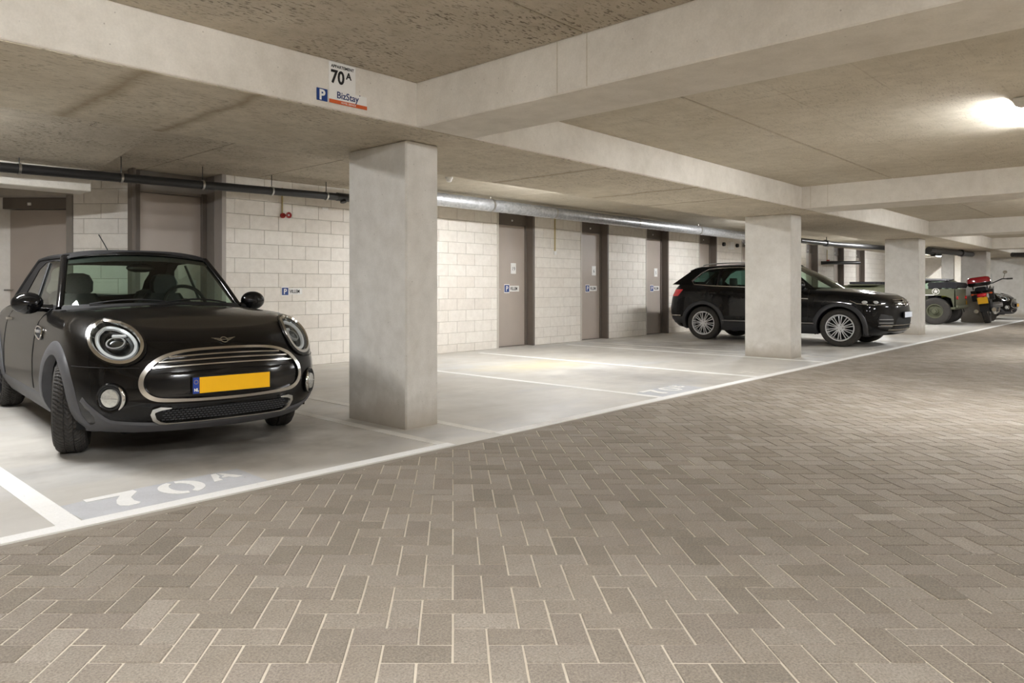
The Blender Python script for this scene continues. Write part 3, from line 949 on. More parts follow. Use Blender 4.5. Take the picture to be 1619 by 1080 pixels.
MB().lathe([(-.0062, .004), (-.0045, .004)], 8, 'y', (.245, 0, .084), (True, False)).build('lettering', 'navy', t)
t = thing('parking_sign', 'square blue P sign on the beam left of the BizStay sign', 'sign', (-1.078, YS, 2.285))
MB().box((0, -.003, 0), (.082, 0, .078), c=.001).build('panel', 'blue', t)
lettering('P', .088, 'white', t, (.017, -.0045, .008), bold=.003)
#@@SECTION cars
# ---------------------------------------------------------------- car bodies
def cr(xs, ys, x):
    """smooth (Catmull-Rom in x) interpolation through given points"""
    if x <= xs[0]: return ys[0]
    if x >= xs[-1]: return ys[-1]
    i = max(k for k in range(len(xs) - 1) if xs[k] <= x)
    def sl(k):
        if k <= 0: return (ys[1] - ys[0]) / (xs[1] - xs[0])
        if k >= len(xs) - 1: return (ys[-1] - ys[-2]) / (xs[-1] - xs[-2])
        a = (ys[k] - ys[k - 1]) / (xs[k] - xs[k - 1]); b = (ys[k + 1] - ys[k]) / (xs[k + 1] - xs[k])
        return 0 if a * b <= 0 else 2 * a * b / (a + b)
    h = xs[i + 1] - xs[i]; t = (x - xs[i]) / h
    return ys[i] * (1 + 2 * t) * (1 - t) ** 2 + ys[i + 1] * t * t * (3 - 2 * t) + h * (sl(i) * t * (1 - t) ** 2 + sl(i + 1) * t * t * (t - 1))

class Shell:
    """car body skin: plan outlines stacked by height; front faces -y, y = 0 at the front axle"""
    def __init__(s, tau, w, yf, yr, zb, zs, nf=2.6, Df=.62, nr=3.0, Dr=.5, crown=None):
        s.tau, s._w, s._yf, s._yr, s._zb, s._zs = tau, w, yf, yr, zb, zs
        s.nf, s.Df, s.nr, s.Dr, s.crown = nf, Df, nr, Dr, crown
    def w(s, t): return cr(s.tau, s._w, t)
    def yf(s, t): return cr(s.tau, s._yf, t)
    def yr(s, t): return cr(s.tau, s._yr, t)
    def zb(s, y): return cr(s._zb[0], s._zb[1], y)
    def zs(s, y): return cr(s._zs[0], s._zs[1], y)
    def z(s, y, t): return s.zb(y) + (s.zs(y) - s.zb(y)) * t
    def t(s, y, z): return min(1.0, max(0.0, (z - s.zb(y)) / (s.zs(y) - s.zb(y))))
    def xside(s, y, z):
        t = s.t(y, z); w = s.w(t)
        q = 1 - (y - s.yf(t)) / s.Df
        if q > 0: return w * max(0, 1 - min(1, q) ** s.nf) ** (1 / s.nf)
        q = 1 - (s.yr(t) - y) / s.Dr
        if q > 0: return w * max(0, 1 - min(1, q) ** s.nr) ** (1 / s.nr)
        return w
    def yfront(s, x, z):
        y = s.yf(.5)
        for _ in range(6):
            t = s.t(y, z); k = min(.999, abs(x) / s.w(t))
            y = s.yf(t) + s.Df * (1 - (1 - k ** s.nf) ** (1 / s.nf))
        return y
    def pf(s, x, z, off=0.0):
        """point on the nose at (x, z), lifted off along the normal"""
        p = Vector((x, s.yfront(x, z), z))
        return p + s.nf_(x, z) * off if off else p
    def nf_(s, x, z):
        e = .012
        a = Vector((2 * e, s.yfront(x + e, z) - s.yfront(x - e, z), 0)); b = Vector((0, s.yfront(x, z + e) - s.yfront(x, z - e), 2 * e))
        n = a.cross(b); n.normalize()
        return n if n.y < 0 else -n
    def ps(s, y, z, off=0.0):
        return Vector((s.xside(y, z) + off, y, z))
    def body(s, ycowl, ydeck, cuts, NA=40, NS=64, NR=16, NL=40):
        """cuts: list of (kind, centre..) where 'arch' = (y, z, r) on the sides, 'ell' = (x, z, a, b) on the nose"""
        st = [('f', PI / 2 * i / NA) for i in range(NA + 1)] + [('s', i / NS) for i in range(1, NS)] + [('r', PI / 2 * (1 - i / NR)) for i in range(NR + 1)]
        rows = []
        for j in range(NL + 1):
            t = j / NL
            w, yf, yr = s.w(t), s.yf(t), s.yr(t)
            row = []
            for k, a in st:
                if k == 'f': x = w * math.sin(a) ** (2 / s.nf); y = yf + s.Df - s.Df * max(0, math.cos(a)) ** (2 / s.nf)
                elif k == 's': x = w; y = yf + s.Df + (yr - s.Dr - yf - s.Df) * a
                else: x = w * max(0, math.sin(a)) ** (2 / s.nr); y = yr - s.Dr + s.Dr * max(0, math.cos(a)) ** (2 / s.nr)
                row.append([x, y, s.z(y, t)])
            rows.append(row)
        ni = len(st)
        V = [p for r in rows for p in r]
        Fc = [(j * ni + i, j * ni + i + 1, (j + 1) * ni + i + 1, (j + 1) * ni + i) for j in range(NL) for i in range(ni - 1)]
        for c in cuts:
            if c[0] == 'arch':
                _, cy, cz, r = c
                ins = [abs(p[0]) > .5 and math.hypot(p[1] - cy, p[2] - cz) < r for p in V]
            else:
                _, cx_, cz, a, b = c
                ins = [p[1] < s.yf(.5) + s.Df * .95 and math.hypot((p[0] - cx_) / a, (p[2] - cz) / b) < 1 for p in V]
            Fc = [f for f in Fc if not all(ins[i] for i in f)]
            used = {i for f in Fc for i in f}
            for i in used:
                if not ins[i]: continue
                p = V[i]
                if c[0] == 'arch':
                    d = math.hypot(p[1] - cy, p[2] - cz) or 1e-6
                    y, z = cy + (p[1] - cy) * r / d, cz + (p[2] - cz) * r / d
                    V[i] = [s.xside(y, z), y, z]
                else:
                    dx, dz = (p[0] - cx_) / a, (p[2] - cz) / b; d = math.hypot(dx, dz) or 1e-6
                    x, z = cx_ + dx / d * a, cz + dz / d * b
                    V[i] = [x, s.yfront(x, z), z]
        m = MB().add(V, Fc)
        top = rows[-1]
        def patch(idx):
            P = []
            for i in idx:
                x, y, z = top[i]
                P.append([(x * u, y, z + s.crown(y) * (1 - u * u)) for u in [q / 10 for q in range(11)]])
            m.grid(P)
        patch([i for i in range(ni) if top[i][1] <= ycowl])
        patch([i for i in range(ni) if top[i][1] >= ydeck])
        return m.mirror()
    def hoodz(s, x, y):
        xs = s.xside(y, s.zs(y) - 1e-4)
        return s.zs(y) + s.crown(y) * (1 - (min(abs(x), xs) / max(xs, .01)) ** 2)

def tyre_mesh(r, w, tread=False, n=72, rim_r=None):
    rim_r = rim_r or r * .66
    if not tread:
        pr = [(-w * .42, rim_r), (-w * .5, rim_r + (r - rim_r) * .35), (-w * .5, r - .03), (-w * .44, r - .008), (-w * .36, r), (-w * .2, r), (-w * .195, r - .007), (-w * .165, r - .007), (-w * .16, r),
              (w * .16, r), (w * .165, r - .007), (w * .195, r - .007), (w * .2, r), (w * .36, r), (w * .44, r - .008), (w * .5, r - .03), (w * .5, rim_r + (r - rim_r) * .35), (w * .42, rim_r)]
        return MB().lathe(pr, n, 'x').mesh('wheel', 'rubber', 35)
    N, K = 420, 40
    P = []
    for i in range(N + 1):
        th = 2 * PI * i / N; row = []
        for k in range(K + 1):
            u = -1 + 2 * k / K
            a = abs(u)
            rr = r - .010 * max(0, (a - .55) / .45) ** 2 * 2.2
            d = 0
            if abs(a - .30) < .045: d = .009                       # two main grooves
            ph = (i / N * 70 + a * 2.2) % 1.0                      # V-shaped sipes
            if a > .34 and ph < .34: d = max(d, .008)
            ph2 = (i / N * 70 + a * 3.0 + .3) % 1.0
            if a < .27 and ph2 < .34: d = max(d, .006)
            ph3 = (i / N * 105 + a * 3.2) % 1.0
            if ph3 < .16: d = max(d, .0025)
            rr -= d
            row.append((u * w * .46, rr * math.cos(th), rr * math.sin(th)))
        P.append(row)
    m = MB().grid(P)
    for sg in (-1, 1):
        m.lathe([(sg * w * .46, r - .024), (sg * w * .505, r - .045), (sg * w * .52, rim_r + (r - rim_r) * .5), (sg * w * .48, rim_r + .012), (sg * w * .42, rim_r)], 72, 'x')
    return m.mesh('wheel', 'rubber', 30)

def rim_mesh(rr, w, side, spokes=10, mat='alloy', double=True):
    """rim facing side*x"""
    m = MB()
    m.lathe([(side * w * .46, rr), (side * w * .46, rr - .016), (side * w * .36, rr - .026), (-side * w * .3, rr - .035), (-side * w * .42, rr)], 60, 'x')
    for k in range(spokes):
        a = 2 * PI * k / spokes
        offs = (-.021, .021) if double else (0,)
        for o in offs:
            pts = []
            for q in range(5):
                t = q / 4; rad = .05 + (rr - .02 - .05) * t
                sd = o * (.35 + .9 * t)
                xx = side * (w * .34 + .012 * math.sin(PI * t))
                pts.append((xx, rad * math.cos(a) - sd * math.sin(a), rad * math.sin(a) + sd * math.cos(a)))
            m.ribbon(pts, [.018, .017, .016, .017, .02] if double else [.05, .045, .045, .05, .07], .012, (side, 0, 0))
    m.lathe([(side * w * .30, .075), (side * w * .37, .07), (side * w * .40, .05), (side * w * .40, .034), (side * w * .43, .03), (side * w * .43, 0)], 30, 'x')
    m.lathe([(side * w * .05, rr - .03), (side * w * .05, 0)], 30, 'x', mi=1)
    for k in range(5):
        a = 2 * PI * k / 5 + .3
        m.lathe([(side * w * .36, .009), (side * w * .41, .008), (side * w * .41, 0)], 8, 'x', (0, .053 * math.cos(a), .053 * math.sin(a)), mi=1)
    return m.mesh('rim', [mat, 'pit'], 40)

def arch_band(sh, cy, cz, r0, r1, a0, a1, off, n=36):
    m = MB(); P = []
    for i in range(n + 1):
        a = math.radians(a0 + (a1 - a0) * i / n); row = []
        for q, (k, o) in enumerate(((0, -.05), (0, off * .8), (.2, off), (.8, off), (1, off * .3), (1, -.01))):
            r = r0 + (r1 - r0) * k
            y, z = cy - r * math.cos(a), cz + r * math.sin(a)
            z = max(z, sh.zb(y) - .01)
            row.append((sh.xside(y, max(z, sh.zb(y))) + o, y, z))
        P.append(row)
    return m.grid(P)

# ------------------------------------------------- black convertible
MS = Shell([0, .08, .2, .35, .5, .65, .78, .88, .95, 1],
           [.77, .815, .85, .862, .8635, .855, .842, .82, .785, .735],
           [-.72, -.785, -.825, -.84, -.837, -.822, -.795, -.755, -.695, -.60],
           [2.92, 2.98, 3.01, 3.02, 3.02, 3.01, 2.98, 2.94, 2.88, 2.80],
           ([-.8, 0, 3], [.195, .20, .22]),
           ([-.8, -.56, -.3, 0, .5, 1.5, 2.5, 3.1], [.795, .835, .88, .905, .925, .938, .95, .93]),
           2.5, .74, 3.0, .5, lambda y: max(0, min(.05, .05 * (y + .60) / .7)))
def face_poly(pts, off, sh, step=.03):
    """fine fill of a nose outline given as (x, z), lifted off the skin"""
    zs_ = [p[1] for p in pts]; z0, z1 = min(zs_), max(zs_)
    n = max(6, int((z1 - z0) / .012)); P = []
    for j in range(n + 1):
        z = z0 + (z1 - z0) * (.002 + .996 * j / n)
        xs = []
        for k in range(len(pts)):
            a, b = pts[k], pts[(k + 1) % len(pts)]
            if (a[1] <= z) != (b[1] <= z):
                xs.append(a[0] + (b[0] - a[0]) * (z - a[1]) / (b[1] - a[1]))
        if len(xs) < 2: continue
        lo, hi = min(xs), max(xs)
        P.append([sh.pf(lo + (hi - lo) * i / 28, z, off) for i in range(29)])
    return P
def sym(pts):
    """mirror a right-hand (x >= 0) outline given top to bottom"""
    return pts + [(-x, z) for x, z in reversed(pts) if x > 1e-6]
def smooth_loop(pts, n=8):
    out = []; N = len(pts)
    for i in range(N):
        p0, p1, p2, p3 = (Vector((*pts[(i + k) % N], 0)) for k in (-1, 0, 1, 2))
        for q in range(n):
            t = q / n
            v = .5 * ((2 * p1) + (p2 - p0) * t + (2 * p0 - 5 * p1 + 4 * p2 - p3) * t * t + (3 * p1 - p0 - 3 * p2 + p3) * t ** 3)
            out.append((v.x, v.y))
    return out

def make_convertible():
    S = MS
    car = thing('convertible_car', 'black two-door convertible with a yellow front plate, parked in bay 70 A', 'car')
    HL = (.618, .758, .122, .118)            # head lamp centre and half axes
    body = S.body(.62, 2.70, [('arch', 0, .311, .352), ('arch', 2.495, .311, .352), ('ell', HL[0], HL[1], HL[2], HL[3])], NA=56, NS=76, NL=56)
    body.build('body', 'paint', car, 50, merge=.0008)
    # underside and wheel wells
    u = MB().add([(-.40, -.70, .205), (.40, -.70, .205), (.60, -.55, .205), (.74, -.25, .205), (.76, .3, .21), (.76, 2.75, .225), (-.76, 2.75, .225), (-.76, .3, .21), (-.74, -.25, .205), (-.60, -.55, .205)], [tuple(range(10))])
    for cy in (0, 2.495):
        for sg in (-1, 1):
            P = [[(sg * xx, cy - .36 * math.cos(a), .311 + .36 * math.sin(a)) for xx in (.86 if False else .80, .48)] for a in [PI * k / 20 for k in range(-2, 23)]]
            u.grid(P)
            u.add([(sg * .48, cy - .37, .2), (sg * .48, cy + .37, .2), (sg * .48, cy + .37, .7), (sg * .48, cy - .37, .7)], [(0, 1, 2, 3)])
    u.box((-.14, -.5, .15), (.14, -.3, .2)).box((-.55, -.45, .16), (-.40, -.2, .2)).box((.40, -.45, .16), (.55, -.2, .2))
    u.build('underbody', 'pit', car)
    # cladding: arches, sills, chin
    for sg in (1, -1):
        for cy, a0 in ((0, -22), (2.495, -18)):
            m = arch_band(S, cy, .311, .345, .435, a0, 180 - a0 if cy else 200, .016)
            m.xf(Matrix.Scale(sg, 4, (1, 0, 0))).build('wheel_arch_trim', 'trim', car, 50)
        P = []
        for i in range(25):
            y = .375 + (2.12 - .375) * i / 24
            P.append([(S.xside(y, z) * sg + o * sg, y, z) for z, o in ((.19, -.06), (.195, .006), (.25, .018), (.32, .014), (.345, .0))])
        MB().grid(P).build('sill_trim', 'trim', car, 40)
    P = []
    for i in range(61):
        x = -.80 + 1.6 * i / 60
        k = abs(x) / .80
        top = .255 + .05 * k ** 3 + .12 * max(0, (k - .82) / .18) ** 1.4
        xx = min(abs(x), S.w(.06) * .985) * (1 if x > 0 else -1)
        row = []
        for z, o in ((.185, -.08), (.19, .0), (.215, .014), (top - .012, .012), (top, .002)):
            row.append(S.pf(xx, max(z, .197), o) + Vector((0, 0, min(0, z - .197))))
        P.append(row)
    MB().grid(P).build('chin_spoiler', 'trim', car, 40)
    # main grille: black field, chrome frame, three slats
    G = sym([(0, .697), (.22, .692), (.35, .674), (.44, .636), (.502, .572), (.522, .515), (.508, .46), (.46, .42), (.38, .406), (.2, .399), (0, .397)])
    MB().grid(face_poly(smooth_loop(G, 3), .006, S)).build('grille_panel', 'gloss', car, 60)
    loop = smooth_loop(G, 5)
    MB().ribbon([S.pf(x, z, .004) for x, z in loop], [.022 + .016 * min(1, (abs(x) / .5) ** 3) for x, z in loop], .026, [S.nf_(x, z) for x, z in loop], closed=True).build('grille_frame', 'chrome', car, 60)
    for z, hw in ((.668, .365), (.640, .425), (.610, .462)):
        xs = [-hw + 2 * hw * i / 30 for i in range(31)]
        zz = lambda x: z - .010 * (x / hw) ** 2
        MB().ribbon([S.pf(x, zz(x), .008) for x in xs], .011, .016, [S.nf_(x, zz(x)) for x in xs]).build('grille_slat', 'chrome', car, 60)
    band = sym([(0, .578), (.47, .572), (.49, .52), (.475, .445), (.44, .43), (0, .425)])
    MB().grid(face_poly(band, .022, S)).build('grille_band', 'gloss', car, 60)
    # number plate (no characters are shown)
    pc = S.pf(0, .487, .034)
    p = link('number_plate', MB().box((-.26, -.006, -.056), (.26, .012, .056), c=.003).mesh('number_plate', 'matt'), car); p.location = pc
    MB().box((-.215, -.0085, -.050), (.256, -.006, .050), c=.001).build('plate_field', 'plate', p)
    MB().box((-.257, -.0085, -.050), (-.217, -.006, .050), c=.001).build('plate_band', 'euro', p)
    lettering('NL', .026, 'white', p, (-.251, -.0095, -.036), sx=.9, bold=.001)
    st = MB()
    for k in range(12):
        a = 2 * PI * k / 12
        st.lathe([(-.0094, .0022), (-.0085, .0022)], 5, 'y', (-.237 + .012 * math.cos(a), 0, .022 + .012 * math.sin(a)), (True, False))
    st.build('plate_stars', 'yellow', p)
    # lower intake with chrome U
    L = sym([(0, .352), (.40, .350), (.445, .335), (.44, .30), (.40, .278), (0, .270)])
    MB().grid(face_poly(L, .008, S)).build('intake_panel', 'pit', car, 60)
    ms = MB()
    for j in range(5):
        z = .283 + .014 * j
        for i in range(34):
            x = -.40 + .8 * (i + (.5 if j % 2 else 0)) / 33.5
            if abs(x) < .405:
                ms.box(tuple(S.pf(x, z, .009) - Vector((.008, .004, .003))), tuple(S.pf(x, z, .009) + Vector((.008, .004, .003))))
    ms.build('intake_mesh', 'trim2', car, kind='stuff')
    U = [(-.36, .358), (-.42, .357), (-.455, .345), (-.46, .325), (-.445, .292), (-.415, .272), (-.38, .266)] + [(-.38 + .76 * i / 16, .266) for i in range(1, 16)] + [(.38, .266), (.415, .272), (.445, .292), (.46, .325), (.455, .345), (.42, .357), (.36, .358)]
    wd = [.012 + .022 * max(0, min(1, (abs(x) - .36) / .08)) for x, z in U]; wd[0] = wd[-1] = .008
    MB().ribbon([S.pf(x, z, .004) for x, z in U], wd, .018, [S.nf_(x, z) for x, z in U]).build('intake_trim', 'chrome', car, 60)
    # head lamps and fog lamps
    for sg in (-1, 1):
        cx_, cz, a, b = HL[0] * sg, HL[1], HL[2], HL[3]
        def hp(fr, ph, off=0.0):
            x, z = cx_ + a * fr * math.cos(ph), cz + b * fr * math.sin(ph)
            return S.pf(x, z, off)
        n0 = S.nf_(cx_, cz); c0 = hp(0, 0)
        K = 48; phs = [2 * PI * k / K for k in range(K)]
        rimp = [hp(1, t) for t in phs]
        avg = sum(rimp, Vector()) / K
        def bowl(fr, depth): return [avg + (p - avg) * fr - n0 * depth for p in rimp]
        hb = MB()
        hb.loft([bowl(1.0, -.002), bowl(.97, .02), bowl(.90, .04), bowl(.55, .055), bowl(.02, .06)], True, False, True)
        lamp = hb.build('headlamp', 'lamp_bowl', car, 40)
        nrm = [S.nf_(cx_ + a * math.cos(t), cz + b * math.sin(t)) for t in phs]
        MB().ribbon([p + n0 * .002 for p in bowl(1.02, 0)], .026, .014, nrm, closed=True).build('lamp_bezel', 'chrome', lamp, 60)
        MB().ribbon([p + n0 * .002 for p in bowl(1.13, 0)], .022, .006, nrm, closed=True).build('lamp_surround', 'gloss', lamp, 60)
        MB().ribbon(bowl(.76, .022), .024, .016, n0, closed=True).build('lamp_ring', 'lamp_white', lamp, 60)
        MB().ribbon(bowl(.58, .04), .02, .01, n0, closed=True).build('lamp_inner_ring', 'matt', lamp, 60)
        q = n0.to_track_quat('Y', 'Z').to_matrix().to_4x4(); q.translation = avg - n0 * .04
        MB().ellipsoid((0, 0, .0), (.062, .03, .046), 20, 12).xf(q).build('lamp_projector', 'lamp_bowl', lamp, 60)
        MB().lathe([(.02, .064), (.032, .06), (.032, .05)], 26, 'y').xf(q @ Matrix.Diagonal((1, 1, .76, 1))).build('lamp_projector_ring', 'satin', lamp, 60)
        MB().box((-.045, .0, .055), (.045, .02, .075), c=.004).xf(q).build('lamp_lamella', 'lamp_white', lamp)
        MB().loft([bowl(.99, -.006), bowl(.8, -.016), bowl(.5, -.023), bowl(.2, -.026), bowl(.02, -.0265)], True, False, True).build('lamp_glass', 'clear', lamp, 60)
        # fog lamp
        fx, fz = .672 * sg, .425
        n1 = S.nf_(fx, fz); q = n1.to_track_quat('Y', 'Z').to_matrix().to_4x4(); q.translation = S.pf(fx, fz, .004)
        fo = MB().lathe([(.0, .094), (.010, .088), (.009, .078), (-.004, .068)], 30, 'y').xf(q).build('fog_lamp', 'gloss', car, 50)
        MB().lathe([(.003, .058), (.016, .054), (.022, .036), (.024, 0)], 28, 'y').xf(q).build('fog_lamp_glass', 'fog', fo, 50)
        MB().tube([(.068 * math.cos(t), .006, .068 * math.sin(t)) for t in phs], .007, 6, closed=True).xf(q).build('fog_lamp_ring', 'matt', fo, 50)
        MB().tube([(-.052, .024, .0), (.052, .024, 0)], .002, 5).xf(q).build('fog_lamp_rib', 'satin', fo)
        MB().tube([(sg * .088 * math.cos(t), .010, .088 * math.sin(t)) for t in [math.radians(k) for k in range(-50, 51, 10)]], [.004, .008, .011, .012, .013, .013, .013, .012, .011, .008, .004], 8).xf(q).build('fog_lamp_trim', 'chrome', fo, 50)
    # winged badge on the bonnet lip
    bz = .752; q = S.nf_(0, bz).to_track_quat('Y', 'Z').to_matrix().to_4x4(); q.translation = S.pf(0, bz, .003)
    bd = MB().lathe([(.0, .026), (.006, .026), (.006, .020), (.0, .020)], 26, 'y')
    for sg in (-1, 1):
        for z0, z1, ln in ((.012, .018, .082), (.002, .009, .066), (-.008, -.001, .05)):
            bd.prism([(sg * .022, z0), (sg * ln, z1 + .004), (sg * (ln - .006), z1 - .002), (sg * .022, z0 - .005)], lambda x, z: (x, 0, z), lambda x, z: (x, .005, z))
    bd.box((-.022, .0, -.003), (.022, .0065, .004))
    bd.xf(q).build('bonnet_badge', 'chrome', car)
    # shut line between bonnet and bumper
    for sg in (-1, 1):
        MB().tube([S.pf(sg * x, .605 + .012 * (x - .53), .001) for x in [.53 + .3 * i / 12 for i in range(13)]], .003, 5).build('shut_line', 'pit', car)
    sl = [(.72, z) for z in [.36 + .58 * i / 12 for i in range(13)]]
    for sg in (-1, 1):
        MB().tube([(sg * (S.xside(y, z) + .0005), y, z) for y, z in sl] + [], .0035, 5).build('shut_line', 'pit', car)
        MB().tube([(sg * (S.xside(2.0, z) + .0005), 2.0, z) for y, z in sl], .0035, 5).build('shut_line', 'pit', car)
        # door handle
        hd = MB().ribbon([(sg * (S.xside(y, .84) + .03 * math.sin(PI * (y - 1.72) / .2) + .004), y, .84) for y in [1.72 + .2 * i / 8 for i in range(9)]], .026, .012, (sg, 0, 0))
        hd.build('door_handle', 'chrome', car, 60)
        # side scuttle: bright frame round a dark mesh with a bright bar
        fr = [(.455, .735), (.60, .75), (.66, .775), (.655, .815), (.55, .815), (.475, .80)]
        lp = smooth_loop(fr, 4)
        MB().ribbon([(sg * (S.xside(y, z) + .004), y, z) for y, z in lp], .014, .012, (sg, 0, 0), closed=True).build('side_scuttle', 'chrome', car, 60)
        MB().holed(lp, [], lambda y, z: (sg * (S.xside(y, z) + .006), y, z)).build('scuttle_mesh', 'trim2', car)
        MB().ribbon([(sg * (S.xside(.5 + .13 * i / 4, .78) + .008), .5 + .13 * i / 4, .783) for i in range(5)], .02, .01, (sg, 0, 0)).build('side_repeater', 'satin', car, 60)
        # door mirror
        mr = MB(); c = Vector((sg * .885, .78, .985))
        mr.ellipsoid(c, (.108, .075, .082), 22, 14)
        mr.v = [(x, min(y, c.y + .045), z) for x, y, z in mr.v]
        mo = mr.build('door_mirror', 'gloss', car, 60)
        MB().ellipsoid(c + Vector((0, .043, 0)), (.092, .008, .066), 20, 8).build('mirror_glass', 'chrome', mo, 60)
        MB().tube([(sg * .72, .77, .94), (sg * .78, .77, .945), (sg * .86, .78, .95)], [.035, .026, .03], 10).build('mirror_foot', 'gloss', mo, 60)
        # belt ledge with bright strip
        P = [[(sg * S.xside(y, S.zs(y) - .002), y, S.zs(y) - .004), (sg * .715, y, S.zs(y) + .008), (sg * .672, y, S.zs(y) + .012)] for y in [.5 + 2.1 * i / 30 for i in range(31)]]
        MB().grid(P).build('belt_trim', 'matt', car, 50)
    # windscreen
    zbase = lambda x: .988 - .022 * (x / .66) ** 2
    def ws(u, v):
        x0, y0, z0 = .690 * u, .40 + .24 * u * u, .960 - .020 * u * u
        x1, y1, z1 = .565 * u, .99 + .10 * u * u, 1.378 - .035 * u * u
        bul = .02 * math.sin(PI * v) * (1 - u * u * .4)
        return (x0 + (x1 - x0) * v, y0 + (y1 - y0) * v - bul, z0 + (z1 - z0) * v + bul * .6)
    MB().grid([[ws(-1 + 2 * i / 20, j / 10) for i in range(21)] for j in range(11)]).build('windscreen', 'glass', car, 60)
    for sg in (-1, 1):
        MB().tube([Vector(ws(sg * 1.0, j / 8)) + Vector((sg * .006, .012, .0)) for j in range(9)], .028, 10).build('windscreen_pillar', 'gloss', car, 60)
    MB().tube([Vector(ws(-1 + i / 10, 1.0)) + Vector((0, .01, 0)) for i in range(21)], .024, 10).build('windscreen_header', 'gloss', car, 60)
    MB().grid([[ws(-.97 + 1.94 * i / 20, j) for i in range(21)] for j in (.86, .98)]).xf(Matrix.Translation((0, .012, -.004))).build('windscreen_band', 'matt', car, 60)
    MB().grid([[Vector(ws(-1 + i / 10, v)) + Vector((0, dy, dz)) for i in range(21)] for v, dy, dz in ((.05, -.005, .004), (0, -.03, .0), (0, -.09, -.012))]).build('cowl_panel', 'matt', car, 50)
    for x0, x1 in ((-.50, .02), (.02, .52)):
        pts = [Vector(ws(x0 / .66 + (x1 - x0) / .66 * i / 8, .035 + .055 * math.sin(PI * i / 8) * .9)) + Vector((0, -.018, .012)) for i in range(9)]
        MB().tube(pts, .007, 6).build('wiper', 'matt', car)
    # soft top: sides with window openings, roof, back with window
    def side(y, z):
        k = (z - .935) / (1.348 - .935)
        return .700 + (.582 - .700) * k - .02 * k * k
    for sg in (-1, 1):
        outer = [(.66, .94), (.80, 1.07), (.98, 1.235), (1.09, 1.34), (1.35, 1.362), (1.80, 1.362), (2.12, 1.345), (2.38, 1.18), (2.72, .955)]
        hole = [(.78, .965), (.93, 1.10), (1.06, 1.225), (1.16, 1.312), (1.5, 1.326), (1.80, 1.318), (1.97, 1.26), (2.22, .98), (2.1, .965)]
        MB().holed(outer, [hole], lambda y, z: (sg * side(y, z), y, z)).build('roof_side', 'fabric', car)
        MB().holed(hole, [], lambda y, z: (sg * (side(y, z) - .004), y, z)).build('side_window', 'glass', car)
        MB().tube([(sg * (side(y, z) + .002), y, z) for y, z in ((1.55, .985), (1.62, 1.31))], .012, 6).build('window_divider', 'matt', car)
        MB().tube([(sg * side(y, z), y, z) for y, z in outer[2:]], .016, 8).build('roof_seam', 'fabric', car, 60)
    P = []
    for i in range(15):
        y = 1.0 + 1.13 * i / 14
        zc = 1.412 + .020 * math.sin(PI * min(1, (y - 1.0) / 1.3)) - .02 * max(0, (y - 1.85) / .28) ** 2
        ze = 1.358
        P.append([(.578 * u, y + (.085 * u * u if i == 0 else .085 * u * u * max(0, 1 - i / 5)), ze + (zc - ze) * (1 - abs(u) ** 3.2) - (.012 if abs(u) > .98 else 0)) for u in [-1 + 2 * q / 24 for q in range(25)]])
    P.insert(0, [(x, y - .02, z - .03) for x, y, z in P[0]])
    MB().grid(P).build('soft_top', 'fabric', car, 60)
    def back(x, s_):
        return (x, 2.12 + (2.74 - 2.12) * s_ - .09 * (x / .6) ** 2, 1.385 + (.955 - 1.385) * s_ - .02 * (x / .6) ** 2 * (1 - s_))
    o_ = [(-.56, 0), (-.3, 0), (0, 0), (.3, 0), (.56, 0), (.62, .5), (.68, 1), (.3, 1), (0, 1), (-.3, 1), (-.68, 1), (-.62, .5)]
    hw = smooth_loop([(-.40, .20), (0, .16), (.40, .20), (.43, .5), (.40, .80), (0, .82), (-.40, .80), (-.43, .5)], 4)
    MB().holed(o_, [hw], back).build('roof_back', 'fabric', car)
    MB().holed(hw, [], back).build('rear_window', 'glass', car)
    # aerial
    MB().lathe([(1.40, .03), (1.42, .022), (1.432, .008)], 14, 'z', (0, 2.02, .012)).tube([(0, 2.02, 1.43), (-.03, 2.10, 1.53), (-.055, 2.17, 1.61)], .005, 6).build('aerial', 'matt', car, 50)
    # cabin
    MB().box((-.64, .60, .62), (.64, .95, .905), c=.04).box((.16, .72, .88), (.56, .93, .96), c=.02).build('dashboard', 'matt', car, 50)
    MB().add([(-.66, .9, .40), (.66, .9, .40), (.66, 2.5, .42), (-.66, 2.5, .42)], [(0, 1, 2, 3)]).box((-.66, 2.3, .4), (.66, 2.42, .93), c=.02).build('cabin_floor', 'pit', car)
    for x in (-.37, .37):
        sm = MB().box((x - .24, 1.02, .42), (x + .24, 1.52, .60), c=.05).loft([[(x + a * wd_, yy + b * .055, zz) for a, b in ((-.7, -1), (.7, -1), (1, -.4), (1, .6), (.6, 1), (-.6, 1), (-1, .6), (-1, -.4))] for zz, yy, wd_ in ((.50, 1.46, .22), (.75, 1.53, .235), (.95, 1.59, .21), (1.05, 1.61, .15))], True, True, True)
        so = sm.build('front_seat', 'seat', car, 60)
        MB().loft([[(x + a * wd_, yy + b * .045, zz) for a, b in ((-.8, -1), (.8, -1), (1, 0), (.8, 1), (-.8, 1), (-1, 0))] for zz, yy, wd_ in ((1.03, 1.60, .09), (1.07, 1.60, .128), (1.15, 1.60, .132), (1.21, 1.60, .10), (1.225, 1.60, .05))], True, True, True).build('headrest', 'seat', so, 60)
        rs = MB().box((x - .22, 2.0, .45), (x + .22, 2.12, .92), c=.05).build('rear_seat', 'seat', car, 60)
        MB().loft([[(x + a * wd_, 2.10 + b * .04, zz) for a, b in ((-.8, -1), (.8, -1), (1, 0), (.8, 1), (-.8, 1), (-1, 0))] for zz, wd_ in ((.92, .12), (1.0, .13), (1.06, .1), (1.08, .05))], True, True, True).build('headrest', 'seat', rs, 60)
    q = Matrix.Translation((.37, 1.02, .95)) @ Matrix.Rotation(math.radians(-25), 4, 'X')
